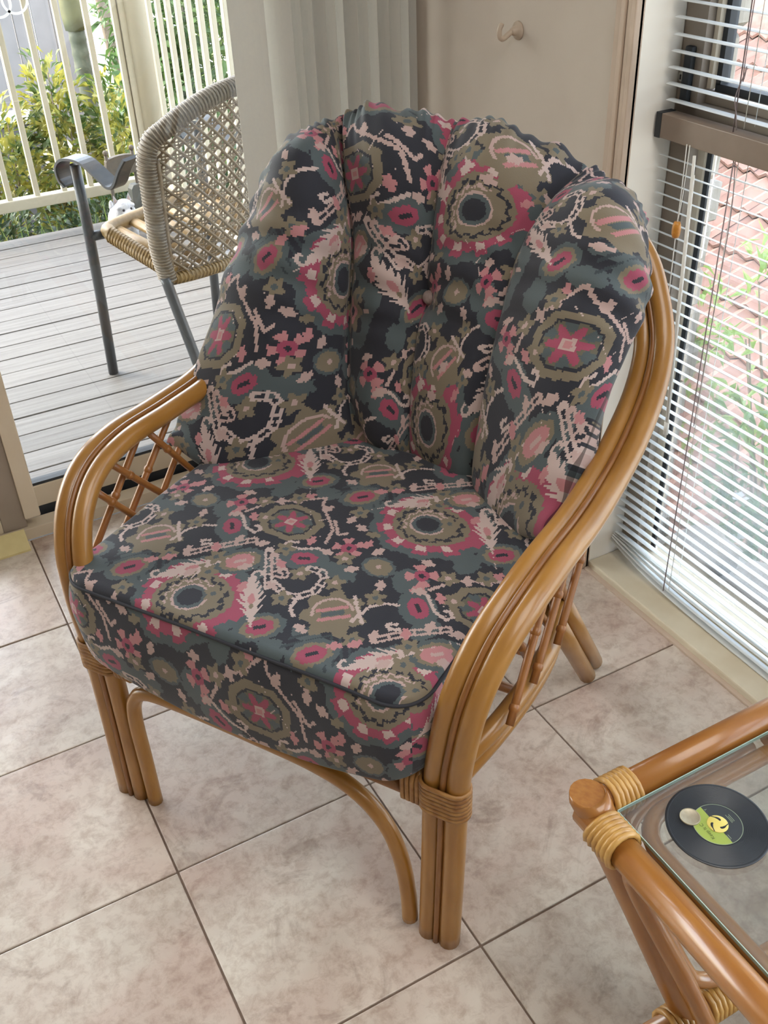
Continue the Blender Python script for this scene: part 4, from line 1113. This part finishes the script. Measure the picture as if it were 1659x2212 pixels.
# print coordinates (each channel panel is sewn with its own offset)
wid = np.linalg.norm(np.diff(CTRL[1:5], axis=1), axis=2).mean(0); cw = np.concatenate([[0], np.cumsum(wid)]) * 1.06
cs_ = (np.arange(NS) + .5) / NS * 8; ct_ = (np.arange(NT) + .5) / NT
Ls = np.interp(cs_, np.arange(9), cw); HT = .66
def anchor(s0, t0): return np.interp(s0, np.arange(9), cw), t0 * HT
offs = [anchor(1.72, .50), tuple(np.array(anchor(2.45, .78)) - np.array((-.2, -.126))), anchor(5.0, .69), anchor(7.2, .02)]
PB = np.zeros((NT, NS)); QB = np.zeros((NT, NS))
ch_id = np.minimum((cs_ // 2).astype(int), 3)
lean = (0.10, 0.0, 0.0, -0.12)
for k in range(4):
    m = ch_id == k
    p = Ls[m][None, :] - offs[k][0] + 0 * ct_[:, None]; q = ct_[:, None] * HT - offs[k][1] + 0 * Ls[m][None, :]
    c_, s_ = math.cos(lean[k]), math.sin(lean[k])
    PB[:, m] = p * c_ - q * s_; QB[:, m] = p * s_ + q * c_
cb_ = np.zeros((NT, NS, 3))
for k, (r2, ey) in enumerate((((.168, -.36), (.19, -.75)), ((.168, -.36), (0, -.95)), ((-.03, -.378), None), ((.168, -.36), (.19, -.80)))):
    m = ch_id == k; cb_[:, m] = paint(PB[:, m], QB[:, m], np.array(r2), ey)
cb_ = cb_.reshape(-1, 3)
id1 = np.arange((NT + 1) * (NS + 1)).reshape(NT + 1, NS + 1)
f1 = np.stack((id1[:-1, :-1], id1[:-1, 1:], id1[1:, 1:], id1[1:, :-1]), -1).reshape(-1, 4)
id2 = id1 + id1.size
f2 = np.stack((id2[:-1, :-1], id2[1:, :-1], id2[1:, 1:], id2[:-1, 1:]), -1).reshape(-1, 4)
# edge strip joins front and back
bo = np.concatenate([id1[0, :-1], id1[:-1, -1], id1[-1, :0:-1], id1[:0:-1, 0]])
f3 = np.stack((bo, bo + id1.size, np.roll(bo, -1) + id1.size, np.roll(bo, -1)), -1)
cback = cb_.copy()
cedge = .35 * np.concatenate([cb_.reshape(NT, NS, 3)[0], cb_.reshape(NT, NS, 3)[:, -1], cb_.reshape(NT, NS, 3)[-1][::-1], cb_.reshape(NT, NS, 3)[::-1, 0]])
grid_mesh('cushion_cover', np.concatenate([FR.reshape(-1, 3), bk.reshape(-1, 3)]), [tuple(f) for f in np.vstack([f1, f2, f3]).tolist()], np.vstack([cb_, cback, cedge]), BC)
bi = (int(.465 * NT), int(4.1 / 8 * NS)); bp_ = FR[bi]; bn = nrmG[bi]
b = MB(); b.ball((0, 0, 0), (.0135, .0135, .008), 14, 8); bt = b.build('tuft_button', M['button'], BC, label='pale fabric covered button')
bt.location = Vector(bp_) + Vector(bn) * .006; bt.rotation_euler = Vector(bn).to_track_quat('Z', 'Y').to_euler()

# ------------------------------------------------------------------ rattan coffee table with a glass top
TH = .480
TX, TY, TX2, TY2 = .870, -1.736, 1.50, -2.62
T = empty('rattan_coffee_table', ((TX + TX2) / 2, (TY + TY2) / 2, 0), 0, 'low rattan coffee table with lashed corners and a clear glass top', 'table')
OX, OY = (TX + TX2) / 2, (TY + TY2) / 2
hx, hy = (TX2 - TX) / 2, (TY2 - TY) / 2
RR = .0225
zr = TH - .020
crn = [(-hx, -hy), (hx, -hy), (hx, hy), (-hx, hy)]     # first one is the corner in the photo
for k in range(4):
    a, c = Vector(crn[k] + (zr,)), Vector(crn[(k + 1) % 4] + (zr,))
    b = MB(); b.tube([a, a.lerp(c, .5), c], RR, 16); b.build('top_rail', M['table_rattan'], T)
for (cx, cy) in crn:
    sx, sy = (-1 if cx > 0 else 1), (-1 if cy > 0 else 1)
    b = MB(); p0 = Vector((cx, cy, TH + .013)); p1 = Vector((cx + sx * .100, cy + sy * .162, .10)); p2 = Vector((cx + sx * .122, cy + sy * .205, .0))
    b.tube([p0, p0 - Vector((0, 0, .004)), p0.lerp(p1, .06), p0.lerp(p1, .5), p1, p2], [.0245, .0262, .0262, .0240, .0240, .0225], 18); lg = b.build('leg', M['table_rattan'], T)
    # lashings along both rails
    for ax in (0, 1):
        b = MB()
        for q in range(6):
            d = .034 + q * .0086
            c = Vector((cx + (sx * d if ax == 0 else 0), cy + (sy * d if ax == 1 else 0), zr)); tilt = (.16 - .05 * q)
            pts = []
            for w in range(14):
                an = 2 * PI * w / 14; r = RR + .0035
                off = math.cos(an) * r; zz = math.sin(an) * r; sh = zz * tilt
                pts.append((c.x + (sh * sx if ax == 0 else off), c.y + (off if ax == 0 else sh * sy), c.z + zz))
            b.tube(pts, .0048, 6, closed=True)
        b.build('lashing', M['table_binding'], T)
    # bent braces under each rail
    b = MB(); b.tube(cr([(cx + sx * .014, cy + sy * .30, zr - .036), (cx + sx * .014, cy + sy * .14, zr - .036), (cx + sx * .016, cy + sy * .088, zr - .050), (cx + sx * .028, cy + sy * .096, zr - .10), (cx + sx * .075, cy + sy * .178, .20), (cx + sx * .112, cy + sy * .24, .06)], 6), .0135, 12); b.build('bent_brace', M['table_rattan'], T)
    b = MB(); b.tube(cr([(cx + sx * .30, cy + sy * .012, zr - .036), (cx + sx * .12, cy + sy * .012, zr - .036), (cx + sx * .055, cy + sy * .03, zr - .055), (cx + sx * .058, cy + sy * .075, .33), (cx + sx * .10, cy + sy * .128, .19), (cx + sx * .125, cy + sy * .145, .148), (cx + sx * .18, cy + sy * .155, .135), (cx + sx * .30, cy + sy * .16, .133)], 6), .0125, 12); b.build('bent_brace', M['table_rattan'], T)
# low stretchers
for cy in (-hy, hy):
    sy = -1 if cy > 0 else 1
    b = MB(); b.tube([(-hx + .020, cy + sy * .160, .095), (0, cy + sy * .165, .10), (hx - .020, cy + sy * .160, .095)], .0225, 14); b.build('stretcher', M['table_rattan'], T)
    for sx in (-1, 1):
        b = MB()
        for q in list(range(5)) + list(range(8, 15)):
            x_ = sx * (-hx + .060 + q * .0088)
            b.tube([(x_ + .003 * math.sin(2 * PI * w / 12), cy + sy * .161 + .0262 * math.cos(2 * PI * w / 12), .096 + .0262 * math.sin(2 * PI * w / 12)) for w in range(12)], .0050, 6, closed=True)
        b.build('stretcher_lashing', M['table_binding'], T)
# ring that carries the glass
zg = .4455; ins = .046; rc = .055
pts = []
for (cx, cy, a0) in ((hx - ins - rc, -hy - ins - rc, 0), (-hx + ins + rc, -hy - ins - rc, 90), (-hx + ins + rc, hy + ins + rc, 180), (hx - ins - rc, hy + ins + rc, 270)):
    for k in range(7):
        a = math.radians(a0 + 15 * k); pts.append((cx + rc * math.cos(a), cy + rc * math.sin(a), zg))
b = MB(); b.tube(pts, .0125, 12, closed=True); b.build('glass_ring', M['table_rattan'], T)
gx, gy = hx - .030, -hy - .030
GZT = TH - .010
b = MB(); b.box((-gx, -gy, GZT - .006), (gx, gy, GZT)); b.build('glass_top', M['tglass'], T)
b = MB()
for (a, c) in (((-gx - .0012, -gy), (-gx, gy)), ((gx, -gy), (gx + .0012, gy)), ((-gx, gy), (gx, gy + .0012)), ((-gx, -gy - .0012), (gx, -gy))): b.box((a[0], a[1], GZT - .006), (c[0], c[1], GZT))
b.build('glass_edge', M['gedge'], T, label='pale green polished glass edge')

# ---- record and coin on the glass
RX_, RY_ = .997, -1.850
rec = empty('vinyl_record', (RX_, RY_, GZT), 0, 'small black record with a lime and black label lying on the glass table', 'record')
RO = .0675
b = MB(); prof = [(0, 0), (RO - .001, 0), (RO, .0006), (RO - .0006, .0014), (RO - .003, .0014)]
r = RO - .004
while r > .0345: prof += [(r, .0014), (r - .0003, .00118), (r - .0006, .00118), (r - .0009, .0014)]; r -= .0011
prof += [(.034, .0014), (0, .0014)]
b.lathe(prof, 72); b.build('disc', M['vinyl'], rec)
LR = .0325; zt = .0016
def disc_poly(pts, z, thick=.0003):
    n = len(pts); return [(p[0], p[1], z) for p in pts], [tuple(range(n))]
ang = math.radians(176)                                   # direction of the lime half
def seg(a0, a1, r, n=40): return [(r * math.cos(a), r * math.sin(a)) for a in np.linspace(a0, a1, n)]
b = MB(); v_, f_ = disc_poly(seg(0, 2 * PI, LR, 65)[:-1], zt); b.add(v_, f_); lab = b.build('label', M['label_black'], rec)
b = MB(); half = math.acos(.06); v_, f_ = disc_poly(seg(ang - half, ang + half, LR, 40), zt + .0002); b.add(v_, f_); b.build('lime_panel', M['lime'], lab)
b = MB(); pa = seg(0, 2 * PI, LR, 65)[:-1]; pb = seg(0, 2 * PI, LR - .0008, 65)[:-1]; n = 64
b.add([(p[0], p[1], zt + .0003) for p in pa] + [(p[0], p[1], zt + .0003) for p in pb], [(k, (k + 1) % n, n + (k + 1) % n, n + k) for k in range(n)]); b.build('label_rim', M['label_grey'], lab)
# yellow three-armed adapter
ra = .0138
b = MB(); b.lathe([(.0022, 0), (ra, 0), (ra, .0008), (ra - .0006, .0014), (.0022, .0014)], 40); o = b.build('adapter', M['yellow_plastic'], rec, label='yellow three-armed centre adapter'); o.location = (0, 0, zt)
for k in range(3):
    a0 = math.radians(15 + 120 * k)
    path = [(.0060, a0), (.0078, a0 + .30), (.0092, a0 + .70), (.0110, a0 + 1.05), (ra + .0002, a0 + 1.30)]
    pts = cr([(r_ * math.cos(a_), r_ * math.sin(a_), .00146) for r_, a_ in path], 5)
    b = MB(); b.tube(pts, list(np.interp(np.arange(len(pts)), [0, 3, 9, 14, len(pts) - 1], [.0006, .0017, .0016, .0007, .0006])), 8, squash=(.12, 1), up=(0, 0, 1)); s2 = b.build('slot', M['vinyl'], o)
b = MB(); b.lathe([(0, .0001), (.0023, .0001), (.0023, .0003), (0, .0003)], 16); b.build('spindle_hole', M['black'], o)
def text(body, size, loc, rz, m, parent, name):
    cu_ = bpy.data.curves.new(name, 'FONT'); cu_.body = body; cu_.size = size; cu_.align_x = 'CENTER'; cu_.align_y = 'CENTER'
    to = bpy.data.objects.new(name, cu_); col.objects.link(to)
    bpy.context.view_layer.update()
    dg = bpy.context.evaluated_depsgraph_get(); me = bpy.data.meshes.new_from_object(to.evaluated_get(dg))
    bpy.data.objects.remove(to); me.materials.clear(); me.materials.append(m)
    o = link(name, me, parent); o.location = loc; o.rotation_euler = (0, 0, rz); return o
ta = ang + PI / 2
def at(d, side): return (d * math.cos(ang) + side * math.cos(ta), d * math.sin(ang) + side * math.sin(ta), zt + .0005)
tr = ta + PI + .0
text('Keep It C', .0068, at(.0195, .003), tr, M['ink'], lab, 'title_lettering')
text('Y', .0055, at(-.001, -.0255), tr, M['label_grey'], lab, 'emblem')
for k, (d, s_, w) in enumerate(((-.0185, 0, .014), (-.0205, .001, .010), (-.0228, .0, .012), (.002, .0235, .009), (-.0005, .0225, .007))):
    b = MB(); c = at(d, s_)
    q = [Vector((math.cos(ta), math.sin(ta))) * (e * w / 2) + Vector((math.cos(ang), math.sin(ang))) * (g * .0004) for e, g in ((-1, -1), (1, -1), (1, 1), (-1, 1))]
    b.add([(c[0] + x.x, c[1] + x.y, zt + .0005) for x in q], [(0, 1, 2, 3)]); b.build('small_print', M['label_grey'], lab)
b = MB(); cx, cy = 0, 0
b.lathe([(0, 0), (.0132, 0), (.0136, .0004), (.0136, .0019), (.0132, .0022), (.0124, .0021), (.0120, .0018), (0, .0018)], 40)
coin = b.build('coin', M['coin'], label='worn silver coin lying on the left side of the record', cat='coin'); coin.location = (.9735, -1.8235, GZT + .0014)
b = MB(); n = 40; pa = seg(0, 2 * PI, .0135, n + 1)[:-1]; pb = seg(0, 2 * PI, .0124, n + 1)[:-1]
b.add([(p[0], p[1], .0024) for p in pa] + [(p[0], p[1], .0024) for p in pb] + [(p[0], p[1], .0017) for p in pb], [(k, (k + 1) % n, n + (k + 1) % n, n + k) for k in range(n)] + [(n + k, n + (k + 1) % n, 2 * n + (k + 1) % n, 2 * n + k) for k in range(n)]); b.build('rim', M['coin_rim'], coin)
bx_ = empty('small_box', (1.115, -1.985, 0), .5, 'small dark blue-grey box on the floor under the rattan table', 'box')
b = MB(); b.box((-.045, -.03, 0), (.045, .03, .085), .003); b.build('box_body', M['navy'], bx_)
b = MB(); b.box((-.047, -.032, .085), (.047, .032, .098), .003); b.build('lid', M['navy'], bx_)
b = MB(); b.box((-.04, .0302, .05), (-.012, .0306, .07)); b.build('sticker', M['label_grey'], bx_)

# ------------------------------------------------------------------ outdoor chair on the deck
OC = empty('patio_chair', (1.239, 0.865, RZ), math.radians(28.24), 'patio chair with charcoal metal frame and woven cane back out on the deck', 'chair')
def oct_leg(pts, r): b = MB(); b.tube(pts, r, 10, squash=(1, .85)); return b
for s_ in (-1, 1):
    X_ = .283 * s_
    oct_leg([(X_, .207, 0), (X_, .190, .30), (X_, .182, .55), (X_, .182, .735)], .0185).build('leg', M['alu_dark'], OC)
    oct_leg(cr([(X_ * .93, -.235, 0), (X_ * .95, -.195, .16), (X_ * .97, -.150, .33), (X_, -.135, .42)], 4), .0185).build('leg', M['alu_dark'], OC)
    # flat arm that curls over the front post, dips and climbs into the back rim
    arm = cr([(X_, .222, .665), (X_, .243, .685), (X_, .243, .725), (X_, .205, .752), (X_, .13, .752), (X_, .06, .712), (X_, .025, .690), (X_, -.005, .700), (X_ * 1.02, -.045, .750), (X_ * 1.04, -.085, .790)], 5)
    b = MB(); n = len(arm); vs = []
    for i in range(n):
        tt = Vector(arm[min(i + 1, n - 1)] - arm[max(i - 1, 0)]).normalized(); nn = Vector((1, 0, 0)).cross(tt).normalized()
        for (w, h_) in ((-.030, .004), (-.024, .0065), (.024, .0065), (.030, .004), (.030, -.004), (-.030, -.004)): vs.append(Vector(arm[i]) + Vector((w, 0, 0)) + nn * h_ * (1 if nn.z >= -2 else 1))
    b.add(vs, [(6 * i + q, 6 * i + (q + 1) % 6, 6 * i + 6 + (q + 1) % 6, 6 * i + 6 + q) for i in range(n - 1) for q in range(6)] + [tuple(range(6)), tuple(range(6 * n - 6, 6 * n))[::-1]], False)
    b.build('arm', M['alu_dark'], OC)
    b = MB(); b.tube([(X_, .185, .50), (X_ * .84, .165, .50)], .0165, 10); b.build('seat_bracket', M['alu_dark'], OC)
# seat
b = MB(); b.tube(cr([(-.245, -.14, .420), (-.245, .08, .492), (-.240, .130, .508), (-.20, .160, .512), (0, .165, .508), (.20, .160, .512), (.240, .130, .508), (.245, .08, .492), (.245, -.14, .420)], 6), .024, 12)
st = b.build('seat_rim', M['cane_seat'], OC)
b = MB()
for k in range(24):
    y_ = -.14 + k * .0112
    for X_ in (-.245, .245): b.tube([(X_ + .0255 * math.cos(2 * PI * w / 10), y_ + .004 * math.sin(2 * PI * w / 10 * 2), .466 + .327 * y_ + .0255 * math.sin(2 * PI * w / 10)) for w in range(10)], .0024, 4, closed=True)
b.build('seat_wrap', M['cane_seat'], OC, kind='stuff')
for k in range(6):
    b = MB(); x_ = -.20 + k * .08; b.tube([(x_, -.15, .425), (x_, .02, .478), (x_, .155, .510)], .020, 8, squash=(.55, 1.2), up=(0, 0, 1)); b.build('seat_slat', M['cane_seat'], OC)
# back: curved shell
def bk_pt(x, z):
    """x -0.33..0.33 across, z height; concave shell leaning back"""
    return Vector((x, -.205 + 1.15 * x * x - .16 * (z - .42), z))
def top_z(x): return .955 - .12 * (abs(x) / .30) ** 2.4
HB = .30
rim = [bk_pt(-.262, .405)] + [bk_pt(-.275 - .03 * q, .405 + q * .40) for q in (.25, .5, .75, .95)] + [bk_pt(x, top_z(x)) for x in np.linspace(-.29, .29, 17)] + [bk_pt(.275 + .03 * q, .405 + q * .40) for q in (.95, .75, .5, .25)] + [bk_pt(.262, .405)]
rimc = cr(rim, 5)
b = MB(); b.tube(rimc, .0225, 10, squash=(1.0, 1.35)); rm = b.build('back_rim', M['cane_rim'], OC)
b = MB(); cu2 = rimc; L = np.concatenate([[0], np.cumsum(np.linalg.norm(np.diff(cu2, axis=0), axis=1))])
m_ = int(L[-1] / .0105)
for k in range(m_):
    l = (k + .5) * L[-1] / m_; i = min(int(np.searchsorted(L, l)), len(L) - 1); i = max(i, 1); f = (l - L[i - 1]) / (L[i] - L[i - 1] + 1e-9)
    c = Vector(cu2[i - 1] * (1 - f) + cu2[i] * f); tt = Vector(cu2[i] - cu2[i - 1]).normalized(); nx = tt.cross(Vector((0, 1, .2))).normalized(); ny = tt.cross(nx)
    b.tube([c + nx * .0235 * math.cos(2 * PI * w / 10) + ny * .0315 * math.sin(2 * PI * w / 10) + tt * .004 * math.cos(2 * PI * w / 10) for w in range(10)], .0036, 4, closed=True)
b.build('rim_wrap', M['cane_rim'], rm, kind='stuff')
b = MB(); b.tube(cr([bk_pt(x, .405) for x in np.linspace(-.262, .262, 9)], 3), .018, 8); lr = b.build('lower_rim', M['cane_seat'], OC)
b = MB()
for k in range(44):
    x_ = -.258 + k * .012; c = bk_pt(x_, .405)
    b.tube([(c.x, c.y + .02 * math.cos(2 * PI * w / 8), c.z + .02 * math.sin(2 * PI * w / 8)) for w in range(8)], .0035, 4, closed=True)
b.build('rim_wrap', M['cane_seat'], lr, kind='stuff')
# open cane weave of paired strands: uprights, cross strands and both diagonals
b = MB(); SPC = .0370
def inside(x, z): return abs(x) < .258 + .03 * max(0, (z - .405) / .4) and .405 < z < top_z(x)
def strand(p, d, off, r, dy):
    seg_ = []
    runs = []
    for tq in np.arange(-.75, .75, .02):
        x = p[0] + d[0] * tq; z = p[1] + d[1] * tq
        if inside(x, z): q = bk_pt(x, z); q.y += dy; seg_.append(q)
        elif seg_: runs.append(seg_); seg_ = []
    if seg_: runs.append(seg_)
    for s2 in runs:
        if len(s2) > 1: b.tube(s2, r, 4, caps=False, squash=(1.0, 1.0))
for k in range(-9, 10):
    for e in (-.0046, .0046):
        strand((k * SPC + e, .68), (0, 1), 0, .0024, .001); strand((0, .68 + k * SPC + e), (1, 0), 0, .0024, -.001)
for k in range(-26, 27):
    a = SPC * k + SPC / 2
    strand((a / 2, .68 - a / 2), (.7071, .7071), 0, .0044, .003) if k % 1 == 0 else None
    strand((a / 2, .68 + a / 2), (.7071, -.7071), 0, .0044, -.003)
b.build('cane_weave', M['cane'], OC, kind='stuff')
for s_ in (-1, 1):
    b = MB(); pts = [bk_pt(s_ * (.25 + .028 * q), .41 + .38 * q) for q in np.linspace(0, 1, 9)]
    b.tube(pts, .011, 6); b.build('cane_border', M['cane'], OC)

# ------------------------------------------------------------------ ornaments at the deck edge
DG = empty('dog_ornament', (1.343, 2.22, RZ), math.radians(8), 'white terrier dog ornament with pricked ears at the deck edge', 'ornament')
bm = bmesh.new()
def addball(c, r, sub=3):
    q = bmesh.ops.create_icosphere(bm, subdivisions=sub, radius=1)
    for vv_ in q['verts']: vv_.co = Vector((vv_.co.x * r[0] + c[0], vv_.co.y * r[1] + c[1], vv_.co.z * r[2] + c[2]))
addball((0, .05, .075), (.052, .075, .075)); addball((0, .0, .10), (.045, .045, .06)); addball((0, -.025, .158), (.046, .043, .043))
addball((0, -.062, .142), (.026, .030, .021)); addball((-.03, -.03, .05), (.018, .02, .055)); addball((.03, -.03, .05), (.018, .02, .055)); addball((0, .125, .12), (.012, .015, .04))
addball((-.025, -.045, .172), (.020, .016, .012)); addball((.025, -.045, .172), (.020, .016, .012)); addball((-.032, -.035, .138), (.018, .02, .026)); addball((.032, -.035, .138), (.018, .02, .026))
me = bpy.data.meshes.new('body'); bm.to_mesh(me); bm.free(); me.materials.append(M['fur'])
bd_ = link('body', me, DG)
md = bd_.modifiers.new('blend', 'REMESH'); md.mode = 'VOXEL'; md.voxel_size = .0035; md.use_smooth_shade = True
for s_ in (-1, 1):
    b = MB(); c = Vector((.031 * s_, -.018, .188))
    b.add([c + Vector((-.015, .0, -.004)), c + Vector((.015, .0, -.004)), c + Vector((.005 * s_, .004, .034)), c + Vector((0, .016, 0))], [(0, 1, 2), (1, 3, 2), (3, 0, 2), (0, 3, 1)]); e = b.build('ear', M['fur'], DG)
    b = MB(); b.add([c + Vector((-.009, -.0015, .0)), c + Vector((.009, -.0015, .0)), c + Vector((.004 * s_, .001, .023))], [(0, 1, 2)]); b.build('inner_ear', M['ear_pink'], e)
    b = MB(); b.ball((.018 * s_, -.0635, .162), (.0062, .0055, .0066), 10, 6); b.build('eye', M['black'], DG)
b = MB(); b.ball((0, -.0915, .147), (.0085, .006, .007), 10, 6); b.build('nose', M['black'], DG)

GS = empty('garden_stool', (1.415, 2.385, RZ), math.radians(10), 'small brown and grey garden stool with ball finials behind the patio chair', 'stool')
b = MB(); n = 12
pl = [(-.075 - .004, .255), (.075, .255), (.078, .30)] + [(.075 * math.cos(a), .325 + .018 * math.sin(a)) for a in np.linspace(0, PI, 9)] + [(-.078, .30)]
b.prism(pl, 1, -.012, .012); b.build('back_panel', M['brown_orn'], GS)
for s_ in (-1, 1):
    b = MB(); b.tube([(.066 * s_, 0, .0), (.066 * s_, 0, .352)], .0085, 10); pp_ = b.build('back_post', M['brown_orn'], GS)
    b = MB(); b.ball((.066 * s_, 0, .364), .0125, 12, 8); b.build('finial', M['brown_orn'], pp_)
b = MB(); b.prism([(.018, .045), (.098, .045), (.102, .12), (.098, .185), (.085, .202), (.032, .202), (.019, .185), (.014, .12)], 1, -.03, .012); b.build('side_panel', M['grey_orn'], GS)
for x_ in (.035, .085):
    b = MB(); b.box((x_ - .009, -.015, 0), (x_ + .009, .005, .05), .003); b.build('leg', M['grey_orn'], GS)

bpy.context.view_layer.update()
